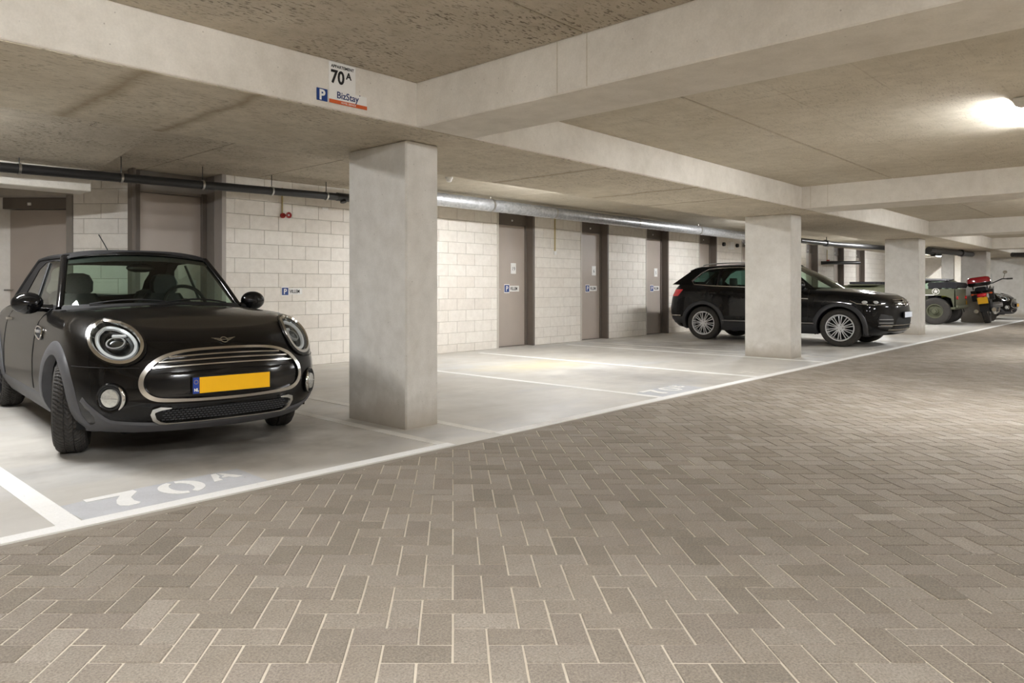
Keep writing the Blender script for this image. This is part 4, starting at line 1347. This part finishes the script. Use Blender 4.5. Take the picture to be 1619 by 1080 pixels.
    sw = MB().tube([(.18 * math.cos(t), 0, .18 * math.sin(t)) for t in [2 * PI * k / 36 for k in range(36)]], .016, 8, closed=True)
    sw.box((-.17, -.01, -.015), (.17, .015, .02), c=.005).box((-.02, -.01, -.17), (.02, .015, 0), c=.005).ellipsoid((0, 0, 0), (.06, .03, .06), 14, 8)
    sw.xf(q).build('steering_wheel', 'matt', car, 60)
    MB().ellipsoid((0, 1.06, 1.265), (.115, .02, .038), 18, 8).tube([(0, 1.06, 1.29), (0, 1.03, 1.35)], .012, 6).build('rear_view_mirror', 'gloss', car, 60)
    # wheels, the front pair turned
    tm = tyre_mesh(.311, .195, True, rim_r=.222)
    rims = {sg: rim_mesh(.222, .195, sg, 5, 'darkalloy', True) for sg in (-1, 1)}
    for cy, st in ((0, STEER), (2.495, 0)):
        for sg in (-1, 1):
            wo = link('wheel', tm, car); wo.location = (sg * .745, cy, .311); wo.rotation_euler = (0.2 * sg, 0, st)
            ro = link('rim', rims[sg], wo)
    return car
STEER = math.radians(-17)
mini = make_convertible()
mini.location = (-1.32, 0.97, 0.0)
mini.rotation_euler = (0, 0, math.radians(-5.2))
# ------------------------------------------------- black SUV
TS = Shell([0, .1, .22, .38, .55, .7, .82, .92, 1],
           [.83, .885, .912, .92, .918, .91, .895, .87, .80],
           [-.74, -.83, -.865, -.88, -.875, -.865, -.84, -.79, -.68],
           [3.42, 3.50, 3.54, 3.56, 3.54, 3.52, 3.48, 3.44, 3.40],
           ([-.9, -.3, .4, 2.3, 3.0, 3.6], [.235, .22, .215, .215, .235, .33]),
           ([-.9, -.66, -.3, 0, .9, 2.0, 3.0, 3.5], [.925, .965, 1.00, 1.025, 1.075, 1.11, 1.15, 1.17]),
           2.7, .62, 3.4, .42, lambda y: max(0, min(.05, .05 * (y + .68) / .6)))
def make_suv():
    S = TS
    car = thing('suv_car', 'black SUV with silver wheels parked behind the second column', 'car')
    WB, WR = 2.665, .350
    S.body(.50, 3.25, [('arch', 0, WR, .405), ('arch', WB, WR, .405)]).build('body', 'paint2', car, 50, merge=.0008)
    u = MB().add([(-.45, -.76, .24), (.45, -.76, .24), (.66, -.6, .24), (.80, -.25, .24), (.82, .3, .24), (.82, 3.2, .26), (-.82, 3.2, .26), (-.82, .3, .24), (-.80, -.25, .24), (-.66, -.6, .24)], [tuple(range(10))])
    for cy in (0, WB):
        for sg in (-1, 1):
            u.grid([[(sg * xx, cy - .42 * math.cos(a), WR + .42 * math.sin(a)) for xx in (.86, .52)] for a in [PI * k / 20 for k in range(-2, 23)]])
            u.add([(sg * .52, cy - .43, .2), (sg * .52, cy + .43, .2), (sg * .52, cy + .43, .8), (sg * .52, cy - .43, .8)], [(0, 1, 2, 3)])
    u.build('underbody', 'pit', car)
    for sg in (1, -1):
        for cy in (0, WB):
            arch_band(S, cy, WR, .398, .475, -18, 198, .018).xf(Matrix.Scale(sg, 4, (1, 0, 0))).build('wheel_arch_trim', 'trim2', car, 50)
        for nm, z0, z1, o, mt in (('sill_trim', .215, .40, .022, 'trim2'), ('sill_strip', .405, .435, .024, 'satin')):
            P = []
            for i in range(25):
                y = .44 + (2.24 - .44) * i / 24
                P.append([(sg * (S.xside(y, z) + q), y, z) for z, q in ((z0, -.03), (z0 + .006, o * .8), ((z0 + z1) / 2, o), (z1 - .006, o * .8), (z1, -.002))])
            MB().grid(P).build(nm, mt, car, 40)
        P = [[(sg * (S.xside(y, z) + q), y, z) for z, q in ((.33, -.02), (.34, .016), (.43, .018), (.47, .012), (.475, 0))] for y in [3.12 + .3 * i / 10 for i in range(11)]]
        MB().grid(P).build('bumper_trim', 'trim2', car, 40)
        P = [[(sg * (S.xside(y, z) + q), y, z) for z, q in ((.487, 0), (.49, .010), (.51, .010), (.513, 0))] for y in [3.16 + .28 * i / 10 for i in range(11)]]
        MB().grid(P).build('bumper_strip', 'chrome', car, 40)
        # crease and handles, shut lines
        for y0 in (.55, 1.62, 2.55):
            MB().tube([(sg * (S.xside(y0, z) + .0005), y0, z) for z in [.45 + .62 * i / 10 for i in range(11)]], .004, 5).build('shut_line', 'pit', car)
        MB().tube([(sg * (S.xside(y, .93 + .03 * y) + .001), y, .905 + .035 * y) for y in [-.2 + 3.3 * i / 20 for i in range(21)]], .006, 5).build('body_crease', 'paint2', car, 60)
        for y0 in (1.36, 2.32):
            MB().ribbon([(sg * (S.xside(y, .985) + .02 + .015 * math.sin(PI * (y - y0) / .22)), y, .965 + .01 * y0) for y in [y0 + .22 * i / 6 for i in range(7)]], .03, .012, (sg, 0, 0)).build('door_handle', 'gloss', car, 60)
        MB().ribbon([(sg * (S.xside(y, .90) + .004), y, .885 + .05 * (y - .55)) for y in [.55 + .20 * i / 5 for i in range(6)]], .022, .006, (sg, 0, 0)).build('fender_badge', 'chrome', car, 60)
        # lamps
        MB().grid([[(sg * (S.xside(y, z) + (.008 if 0 < i < 9 and 0 < j < 6 else -.01)), y, z) for i in range(10) for z in (.90 + .03 * j,) for y in (3.24 - .025 * j + (3.44 - .012 * j - 3.24 + .025 * j) * i / 9,)] for j in range(7)]).build('tail_lamp', 'taillight', car, 50)
        hl = [(-.16, .865), (-.30, .80), (-.55, .775), (-.70, .79), (-.72, .845), (-.52, .875), (-.35, .89)]
        hp = MB().prism(hl, lambda y, z: (sg * (S.xside(y, z) - .02), y, z), lambda y, z: (sg * (S.xside(y, z) + .008), y, z)).build('headlamp', 'lamp_bowl', car)
        for y0 in (-.42, -.58):
            MB().ellipsoid((sg * (S.xside(y0, .83) + .004), y0, .83), (.016, .05, .03), 14, 8).build('lamp_projector', 'lamp_white', hp, 60)
        MB().tube([(sg * (S.xside(y, z) + .012), y, z) for y, z in ((-.18, .862), (-.30, .806), (-.55, .782), (-.70, .796))], .007, 6).build('lamp_strip', 'chrome', hp, 60)
        # door mirror
        mo = MB().ellipsoid((sg * 1.0, .64, 1.14), (.11, .07, .085), 20, 12).build('door_mirror', 'gloss', car, 60)
        MB().tube([(sg * .85, .62, 1.06), (sg * .93, .63, 1.07), (sg * .97, .64, 1.09)], .03, 8).build('mirror_foot', 'matt', mo, 60)
    # nose: chrome bars, badge ring, lower intake, plate
    for z, hw, w_ in ((.865, .50, .014), (.825, .50, .014), (.785, .50, .014), (.42, .80, .016), (.34, .66, .03)):
        xs = [-hw + 2 * hw * i / 24 for i in range(25)]
        MB().ribbon([S.pf(x, z, .006) for x in xs], w_, .018, [S.nf_(x, z) for x in xs]).build('grille_slat', 'chrome', car, 60)
    MB().grid(face_poly(sym([(0, .885), (.50, .885), (.52, .83), (.49, .765), (0, .755)]), .004, S)).build('grille_panel', 'gloss', car, 60)
    MB().grid(face_poly(sym([(0, .55), (.44, .55), (.50, .50), (.52, .36), (.47, .31), (0, .30)]), .004, S)).build('intake_panel', 'pit', car, 60)
    for sg in (-1, 1):
        q = [(.60, .58), (.80, .62), (.84, .50), (.80, .36), (.62, .33), (.56, .45)]
        MB().grid(face_poly([(sg * a, b) for a, b in q], .006, S)).build('intake_panel', 'matt', car, 60)
        for z in (.40, .46, .52):
            MB().ribbon([S.pf(sg * x, z, .010) for x in [.60 + .22 * i / 8 for i in range(9)]], .016, .012, [S.nf_(sg * x, z) for x in [.60 + .22 * i / 8 for i in range(9)]]).build('intake_slat', 'satin', car, 60)
    n = S.nf_(0, .825); q = n.to_track_quat('Y', 'Z').to_matrix().to_4x4(); q.translation = S.pf(0, .825, .012)
    bd = MB().lathe([(0, .082), (.016, .080), (.018, .070), (.006, .066)], 30, 'y')
    for a, b in (((-.045, .06), (0, -.062)), ((.045, .06), (0, -.062)), ((-.02, .066), (0, .02)), ((.02, .066), (0, .02)), ((-.03, .018), (.03, .018))):
        bd.tube([(a[0], .012, a[1]), (b[0], .012, b[1])], .007, 6)
    bd.xf(q).build('grille_badge', 'chrome', car, 50)
    p = link('number_plate', MB().box((-.26, -.008, -.056), (.26, .02, .056), c=.003).mesh('number_plate', 'matt'), car); p.location = S.pf(0, .60, .03)
    MB().box((-.25, -.011, -.05), (.25, -.008, .05), c=.001).build('plate_field', 'plate_white', p)
    # greenhouse
    def side(y, z):
        zb = S.zs(y); k = (z - zb) / (1.53 - zb)
        return .79 - .155 * k - .025 * k * k
    def ws(u_, v):
        x0, y0, z0 = .76 * u_, .20 + .30 * u_ * u_, 1.085 - .02 * u_ * u_
        x1, y1, z1 = .60 * u_, 1.08 + .10 * u_ * u_, 1.565 - .035 * u_ * u_
        b = .03 * math.sin(PI * v)
        return (x0 + (x1 - x0) * v, y0 + (y1 - y0) * v - b * .5, z0 + (z1 - z0) * v + b)
    MB().grid([[ws(-1 + i / 8, j / 8) for i in range(17)] for j in range(9)]).build('windscreen', 'glass', car, 60)
    for sg in (-1, 1):
        MB().tube([Vector(ws(sg, j / 8)) for j in range(9)], .03, 8).build('windscreen_pillar', 'paint2', car, 60)
        outer = [(.48, 1.06), (.80, 1.275), (1.18, 1.52), (1.4, 1.55), (2.2, 1.56), (2.7, 1.545), (2.98, 1.515), (3.42, 1.17), (2.6, 1.13), (1.7, 1.10)]
        h1 = [(.66, 1.10), (.97, 1.30), (1.24, 1.465), (1.68, 1.492), (1.72, 1.125)]
        h2 = [(1.81, 1.13), (1.785, 1.495), (2.1, 1.50), (2.33, 1.495), (2.38, 1.15)]
        h3 = [(2.46, 1.155), (2.41, 1.49), (2.62, 1.475), (2.76, 1.41), (2.93, 1.25), (2.88, 1.18)]
        MB().holed(outer, [h1, h2, h3], lambda y, z: (sg * side(y, z), y, z)).build('window_frame', 'paint2', car)
        for h_, mt in ((h1, 'glass'), (h2, 'privacy'), (h3, 'privacy')):
            MB().holed(h_, [], lambda y, z: (sg * (side(y, z) - .006), y, z)).build('side_window', mt, car)
        ring = [(.60, 1.088), (.94, 1.30), (1.22, 1.482), (1.7, 1.513), (2.1, 1.52), (2.45, 1.512), (2.65, 1.49), (2.80, 1.41), (2.98, 1.245), (2.92, 1.168), (2.5, 1.135), (1.9, 1.113), (1.3, 1.10)]
        MB().ribbon([(sg * (side(y, z) + .002), y, z) for y, z in ring], .022, .008, (sg, 0, .2), closed=True).build('window_trim', 'chrome', car, 60)
        for yy in (1.765, 2.40):
            MB().ribbon([(sg * (side(yy, z) + .003), yy, z) for z in (1.12, 1.3, 1.505)], .05 if yy < 2 else .03, .006, (sg, 0, .2)).build('window_pillar', 'gloss', car, 60)
        MB().tube([(sg * (.60 - .02 * abs(t - .5)), 1.50 + 1.30 * t, 1.572 + .042 * math.sin(PI * min(1, max(0, t))) ** .35) for t in [i / 14 for i in range(15)]], .014, 8).build('roof_rail', 'satin', car, 60)
        P = [[(sg * S.xside(y, S.zs(y) - .002), y, S.zs(y) - .004), (sg * side(y, S.zs(y)), y, S.zs(y) + .012)] for y in [.45 + 3.0 * i / 30 for i in range(31)]]
        MB().grid(P).build('belt_trim', 'paint2', car, 50)
    P = []
    for i in range(19):
        y = 1.05 + (2.98 - 1.05) * i / 18
        zc = 1.575 + .035 * math.sin(PI * min(1, (y - 1.05) / 1.7)) - .05 * max(0, (y - 2.5) / .48) ** 2
        ze = 1.53 + .02 * math.sin(PI * (y - 1.05) / 2.0)
        P.append([(.61 * v, y + .10 * v * v * max(0, 1 - i / 5), ze + (zc - ze) * (1 - abs(v) ** 3)) for v in [-1 + q / 10 for q in range(21)]])
    MB().grid(P).build('roof', 'paint2', car, 60)
    MB().loft([[(.60 * v, 2.82 + a, 1.50 + b) for a, b in ((0, .05), (.14, .02), (.28, -.01 - .02 * v * v), (.26, -.035 - .02 * v * v), (.14, -.04), (0, 0))] for v in [-1 + q / 6 for q in range(13)]], True, True, True).build('roof_spoiler', 'paint2', car, 50)
    def back(x, s_): return (x, 3.02 + .46 * s_ - .06 * (x / .7) ** 2, 1.49 - .32 * s_)
    MB().holed([(-.60, 0), (0, 0), (.60, 0), (.74, 1), (0, 1), (-.74, 1)], [[(-.50, .12), (.50, .12), (.58, .8), (-.58, .8)]], back).build('tailgate_frame', 'paint2', car)
    MB().holed([(-.50, .12), (.50, .12), (.58, .8), (-.58, .8)], [], back).build('rear_window', 'privacy', car)
    # cabin
    MB().box((-.72, .55, .7), (.72, .92, 1.04), c=.04).build('dashboard', 'matt', car, 50)
    MB().add([(-.74, 1.0, .45), (.74, 1.0, .45), (.74, 3.4, .45), (-.74, 3.4, .45)], [(0, 1, 2, 3)]).build('cabin_floor', 'pit', car)
    for x in (-.38, .38):
        for y0, nm in ((1.38, 'front_seat'), (2.4, 'rear_seat')):
            so = MB().loft([[(x + a * w_, yy + b * .06, zz) for a, b in ((-.7, -1), (.7, -1), (1, -.4), (1, .6), (.6, 1), (-.6, 1), (-1, .6), (-1, -.4))] for zz, yy, w_ in ((.5, y0, .23), (.8, y0 + .08, .24), (1.04, y0 + .15, .21), (1.11, y0 + .17, .14))], True, True, True).build(nm, 'seat', car, 60)
            MB().loft([[(x + a * w_, y0 + .17 + b * .045, zz) for a, b in ((-.8, -1), (.8, -1), (1, 0), (.8, 1), (-.8, 1), (-1, 0))] for zz, w_ in ((1.11, .09), (1.15, .13), (1.25, .13), (1.31, .1))], True, True, True).build('headrest', 'seat', so, 60)
    q = Matrix.Translation((.38, 1.0, 1.04)) @ Matrix.Rotation(math.radians(-25), 4, 'X')
    MB().tube([(.18 * math.cos(t), 0, .18 * math.sin(t)) for t in [2 * PI * k / 30 for k in range(30)]], .016, 8, closed=True).box((-.17, -.01, -.015), (.17, .015, .02), c=.005).xf(q).build('steering_wheel', 'matt', car, 60)
    tm = tyre_mesh(WR, .235, rim_r=.248)
    rims = {sg: rim_mesh(.248, .235, sg, 10, 'alloy', True) for sg in (-1, 1)}
    for cy, st in ((0, math.radians(3)), (WB, 0)):
        for sg in (-1, 1):
            wo = link('wheel', tm, car); wo.location = (sg * .79, cy, WR); wo.rotation_euler = (.1 if cy else .35, 0, st)
            link('rim', rims[sg], wo)
    return car
suv = make_suv()
suv.location = (11.80, .225, 0)

# black car far behind the motorcycle: the convertible's body again, parked nose to the road
far = copy_tree(mini)
far.location = (27.9, .55, 0); far.rotation_euler = (0, 0, 0)
far['label'] = 'black car at the far right whose nose shows behind the motorcycle'

# ------------------------------------------------- green jeep
def make_jeep():
    car = thing('army_jeep', 'olive green open army jeep behind the third column', 'car')
    W = .72
    # y = 0 at the rear axle, rear towards the road (-y)
    prof = [(-.52, .52), (-.50, 1.06), (.55, 1.06), (.62, .98), (.95, .86), (1.30, .86), (1.36, 1.06), (1.95, 1.04), (2.75, .97), (2.78, .62), (2.35, .60), (2.25, .80), (1.85, .80), (1.70, .48), (.50, .46), (.40, .78), (.24, .86), (-.24, .86), (-.40, .78), (-.46, .52)]
    m = MB()
    m.prism(prof, lambda y, z: (-W, y, z), lambda y, z: (-W + .05, y, z)).prism(prof, lambda y, z: (W - .05, y, z), lambda y, z: (W, y, z))
    m.box((-W, -.52, .52), (W, -.47, 1.06), c=.01).box((-W, -.5, .46), (W, 1.7, .52)).box((-W, 1.30, .6), (W, 1.36, 1.06), c=.01)
    m.build('tub', 'olive', car)
    MB().loft([[(x * k, y, z) for x, z in ((-.74, .78), (-.70, 1.08), (-.4, 1.18), (.4, 1.18), (.70, 1.08), (.74, .78))] for y, k in ((1.30, 1.0), (2.0, .98), (2.76, .93))], False, False, False).build('bonnet', 'olive', car, 40)
    for sg in (-1, 1):
        MB().prism([(1.78, .78), (1.85, .86), (2.45, .84), (2.80, .70), (2.80, .66), (2.44, .79), (1.88, .81)], lambda y, z: (sg * .45, y, z), lambda y, z: (sg * .86, y, z)).build('fender', 'olive', car)
    MB().loft([[(x, y, z) for y, z in ((-.52, 1.08), (-.56, 1.16), (-.52, 1.24), (-.3, 1.27), (.14, 1.25), (.19, 1.18), (.14, 1.08))] for x in (-.74, -.70, .70, .74)], True, True, True).build('folded_canopy', 'canvas', car, 40)
    for y0 in (1.05, .25):
        for x in (-.38, .38):
            so = MB().box((x - .24, y0 - .1, .56), (x + .24, y0 + .38, .72), c=.03).box((x - .24, y0 - .16, .7), (x + .24, y0 - .05, 1.27), c=.03).build('seat', 'canvas', car, 50)
    MB().box((-.70, 1.56, 1.17), (.70, 2.38, 1.20), c=.008).build('folded_windscreen', 'olive', car)
    for x0, x1 in ((-.66, -.03), (.03, .66)):
        MB().box((x0, 1.60, 1.202), (x1, 2.34, 1.285), c=.008).build('windscreen_pad', 'canvas', car)
    MB().tube([(.38 + .19 * math.cos(t), 1.12 + .1 * math.sin(t), 1.16 + .12 * math.sin(t)) for t in [2 * PI * k / 24 for k in range(24)]], .014, 6, closed=True).build('steering_wheel', 'matt', car, 60)
    # white star in a ring on the tub side
    pts = [(.075 * math.cos(PI / 2 + PI * k / 5) * (1 if k % 2 == 0 else .42), .075 * math.sin(PI / 2 + PI * k / 5) * (1 if k % 2 == 0 else .42)) for k in range(10)]
    for sg in (-1, 1):
        st = MB()
        st.prism(pts, lambda a, b: (sg * (W + .002), -.02 + a, .985 + b), lambda a, b: (sg * (W + .005), -.02 + a, .985 + b))
        st.tube([(sg * (W + .003), -.02 + .088 * math.cos(t), .985 + .088 * math.sin(t)) for t in [2 * PI * k / 30 for k in range(30)]], .009, 5, closed=True)
        st.build('star_emblem', 'white', car)
        MB().box((sg * (W + .002) - .002, .02, .865), (sg * (W + .002) + .002, .30, .89)).build('serial_strip', 'white', car)
    MB().box((-W, -.58, .50), (W, -.50, .58), c=.01).build('rear_bumper', 'olive', car)
    for sg in (-1, 1):
        MB().lathe([(-.52, .05), (-.55, .05), (-.56, 0)], 14, 'y', (sg * .6, 0, .80)).build('tail_lamp', 'taillight', car)
    tm = tyre_mesh(.40, .22, rim_r=.215)
    rims = {}
    for sg in (-1, 1):
        m = MB().lathe([(sg * .10, .215), (sg * .10, .19), (sg * .04, .17), (sg * .05, .10), (sg * .09, .085), (sg * .09, .05), (sg * .13, .045), (sg * .13, 0)], 30, 'x')
        for k in range(5):
            a = 2 * PI * k / 5
            m.lathe([(sg * .05, .014), (sg * .075, .012), (sg * .075, 0)], 8, 'x', (0, .125 * math.cos(a), .125 * math.sin(a)))
        rims[sg] = m.mesh('rim', 'olive', 40)
    for cy in (0, 2.10):
        for sg in (-1, 1):
            wo = link('wheel', tm, car); wo.location = (sg * .66, cy, .40)
            link('rim', rims[sg], wo)
        return car
jeep = make_jeep()
jeep.location = (22.36, .86, 0)

# ------------------------------------------------- motorcycles
def make_bike(box_mat, tank_mat, label, topbox=True):
    b = thing('motorcycle', label, 'motorcycle')
    # local: +y forward, rear axle at y = 0
    R = .31
    tm = tyre_mesh(R, .15, rim_r=.215, n=48); tf = tyre_mesh(R, .12, rim_r=.22, n=48)
    rm = MB().lathe([(-.05, .22), (-.05, .195), (.05, .195), (.05, .22)], 40, 'x').lathe([(-.07, .05), (.07, .05)], 16, 'x', caps=(True, True))
    for k in range(10):
        a = 2 * PI * k / 10
        rm.tube([(.0, .05 * math.cos(a), .05 * math.sin(a)), (0, .2 * math.cos(a), .2 * math.sin(a))], .01, 6)
    rm = rm.mesh('rim', 'darkalloy', 40)
    w1 = link('wheel', tm, b); w1.location = (0, 0, R); link('rim', rm, w1)
    steer = math.radians(28)
    fk = link('front_fork', None, b); fk.location = (0, 1.46, 0); fk.rotation_euler = (0, 0, steer)
    w2 = link('wheel', tf, fk); w2.location = (0, 0, R); link
    MB().tube([(-.09, 0, R), (-.1, -.26, .95)], .024, 10).tube([(.09, 0, R), (.1, -.26, .95)], .024, 10).build('fork_tubes', 'satin', fk, 50)
    MB().grid([[(x, (R + .035) * math.cos(a), R + (R + .035) * math.sin(a)) for x in (-.075, -.05, .05, .075)] for a in [math.radians(20 + 10 * k) for k in range(14)]]).build('mudguard', tank_mat, fk, 50)
    MB().tube([(-.40, -.42, 1.10), (-.30, -.36, 1.12), (-.1, -.27, 1.04), (.1, -.27, 1.04), (.30, -.36, 1.12), (.40, -.42, 1.10)], .014, 8).build('handlebar', 'matt', fk, 50)
    for sg in (-1, 1):
        MB().tube([(sg * .38, -.41, 1.105), (sg * .50, -.47, 1.09)], .022, 10).build('hand_grip', 'rubber', fk, 50)
        MB().tube([(sg * .33, -.36, 1.12), (sg * .40, -.34, 1.26)], .008, 6).ellipsoid((sg * .41, -.34, 1.29), (.06, .02, .042), 14, 8).build('mirror', 'chrome', fk, 50)
    MB().lathe([(.02, .09), (-.02, .10), (-.12, .07), (-.14, 0)], 24, 'y', (0, -.10, .92)).build('headlamp', 'matt', fk, 50)
    MB().lathe([(.02, .088), (.03, .06), (.035, 0)], 24, 'y', (0, -.10, .92)).build('headlamp_glass', 'fog', fk, 50)
    MB().prism([(-.17, 0), (.17, 0), (.13, .26), (-.13, .26)], lambda x, z: (x, -.14 - z * .35, 1.02 + z), lambda x, z: (x, -.145 - z * .35, 1.02 + z)).build('windshield', 'clear', fk)
    # frame, engine, tank, seat
    MB().tube([(0, 1.22, .98), (0, .95, .50), (0, .45, .36), (0, .30, .62), (0, .62, .82), (0, 1.18, .96)], .024, 8).tube([(0, .30, .62), (0, -.30, .82)], .02, 8).tube([(.11, 0, R), (.11, .45, .40)], .026, 8).tube([(-.10, 0, R), (-.10, .45, .40)], .022, 8).build('frame', 'matt', b, 50)
    en = MB().loft([[(x * w_, y, z0 + z * h) for x, z in ((-1, 0), (1, 0), (1, 1), (.7, 1.25), (-.7, 1.25), (-1, 1))] for y, w_, z0, h in ((.42, .11, .34, .22), (.55, .14, .28, .30), (.85, .14, .28, .32), (.96, .10, .34, .24))], True, True, True).build('engine', 'darkalloy', b, 40)
    for sg in (-1, 1):
        c = MB()
        for k in range(6):
            c.lathe([(sg * (.15 + .026 * k), .085), (sg * (.162 + .026 * k), .085)], 18, 'x', (0, .76, .44), (True, True))
        c.lathe([(sg * .12, .065), (sg * .31, .065), (sg * .35, .06), (sg * .36, 0)], 18, 'x', (0, .76, .44))
        c.build('cylinder', 'satin', en, 40)
        MB().tube([(sg * .27, .82, .37), (sg * .24, .86, .26), (sg * .17, .6, .22), (sg * .16, .3, .24)], .024, 8).tube([(sg * .17, .3, .24), (sg * .19, -.22, .34)], [.03, .052], 12).build('exhaust', 'chrome', b, 50)
        MB().box((sg * .20 - .05, .44, .28), (sg * .20 + .05, .50, .31), c=.008).build('foot_peg', 'rubber', b)
        sp = MB().loft([[(sg * (.13 + .11 * u), y, z) for y, z in ((-.02, .62), (-.05, .88), (.32, .86), (.30, .60))] for u in (0, .3, 1)], True, True, True)
        sp.build('side_panel', 'matt' if topbox else tank_mat, b, 40)
    MB().loft([[(w_ * math.cos(t), y, zc + h * math.sin(t)) for t in [2 * PI * k / 14 for k in range(14)]] for y, w_, zc, h in ((.55, .08, .86, .05), (.65, .14, .88, .10), (.85, .18, .93, .14), (1.05, .17, .95, .14), (1.18, .11, .96, .10))], True, True, True).build('fuel_tank', tank_mat, b, 60)
    MB().loft([[(w_ * x, y, z0 + z) for x, z in ((-1, 0), (1, 0), (.95, .07), (.6, .10), (-.6, .10), (-.95, .07))] for y, w_, z0 in ((-.30, .11, .86), (-.05, .15, .86), (.25, .16, .80), (.55, .12, .80), (.63, .08, .84))], True, True, True).build('saddle', 'canvas', b, 50)
    MB().grid([[(x, (R + .05) * math.cos(a), R + (R + .05) * math.sin(a)) for x in (-.10, -.07, .07, .10)] for a in [math.radians(70 + 12 * k) for k in range(10)]]).build('mudguard', 'matt', b, 50)
    if topbox:
        MB().loft([[(x * k, y * k2 - .42, z) for x, y in ((-.25, -.12), (-.18, -.20), (.18, -.20), (.25, -.12), (.24, .14), (.17, .20), (-.17, .20), (-.24, .14))] for z, k, k2 in ((.98, .80, .8), (1.0, .95, .95), (1.07, 1.0, 1.0))], True, True, True).build('top_box_base', 'gloss', b, 50)
        MB().loft([[(x * k, y * k2 - .42, z) for x, y in ((-.25, -.12), (-.18, -.20), (.18, -.20), (.25, -.12), (.24, .14), (.17, .20), (-.17, .20), (-.24, .14))] for z, k, k2 in ((1.072, 1.02, 1.02), (1.15, 1.0, 1.0), (1.20, .9, .9), (1.22, .7, .7))], True, True, True).build('top_box_lid', box_mat, b, 50)
        MB().tube([(-.15, -.40, .90), (-.15, -.42, .98)], .014, 6).tube([(.15, -.40, .90), (.15, -.42, .98)], .014, 6).build('luggage_rack', 'matt', b)
    MB().box((-.10, -.40, .70), (.10, -.36, .79), c=.02).build('tail_lamp', 'taillight', b, 50)
    MB().box((-.11, -.425, .52), (.11, -.405, .69), c=.004).build('number_plate', 'plate', b)
    for sg in (-1, 1):
        MB().tube([(sg * .08, -.36, .78), (sg * .19, -.37, .78)], .008, 6).ellipsoid((sg * .2, -.38, .78), (.035, .03, .025), 10, 6).build('indicator', 'orange', b, 50)
    MB().tube([(-.12, .50, .30), (-.30, .46, .02)], .014, 8).box((-.34, .42, .0), (-.27, .50, .02)).build('side_stand', 'satin', b)
    return b
bike = make_bike('redgloss', 'gloss', 'black motorcycle with a dark red top box and yellow plate, leaning on its stand')
bike.location = (23.80, -.10, 0)
bike.rotation_euler = (math.radians(0), math.radians(-9), math.radians(-84))
bike.scale = (1.18,) * 3
bike2 = make_bike('canvas', 'lime', 'lime yellow motorcycle half hidden between the jeep and the red-boxed motorcycle', False)
bike2.location = (23.85, .88, 0)
bike2.rotation_euler = (0, math.radians(-4), math.radians(3))
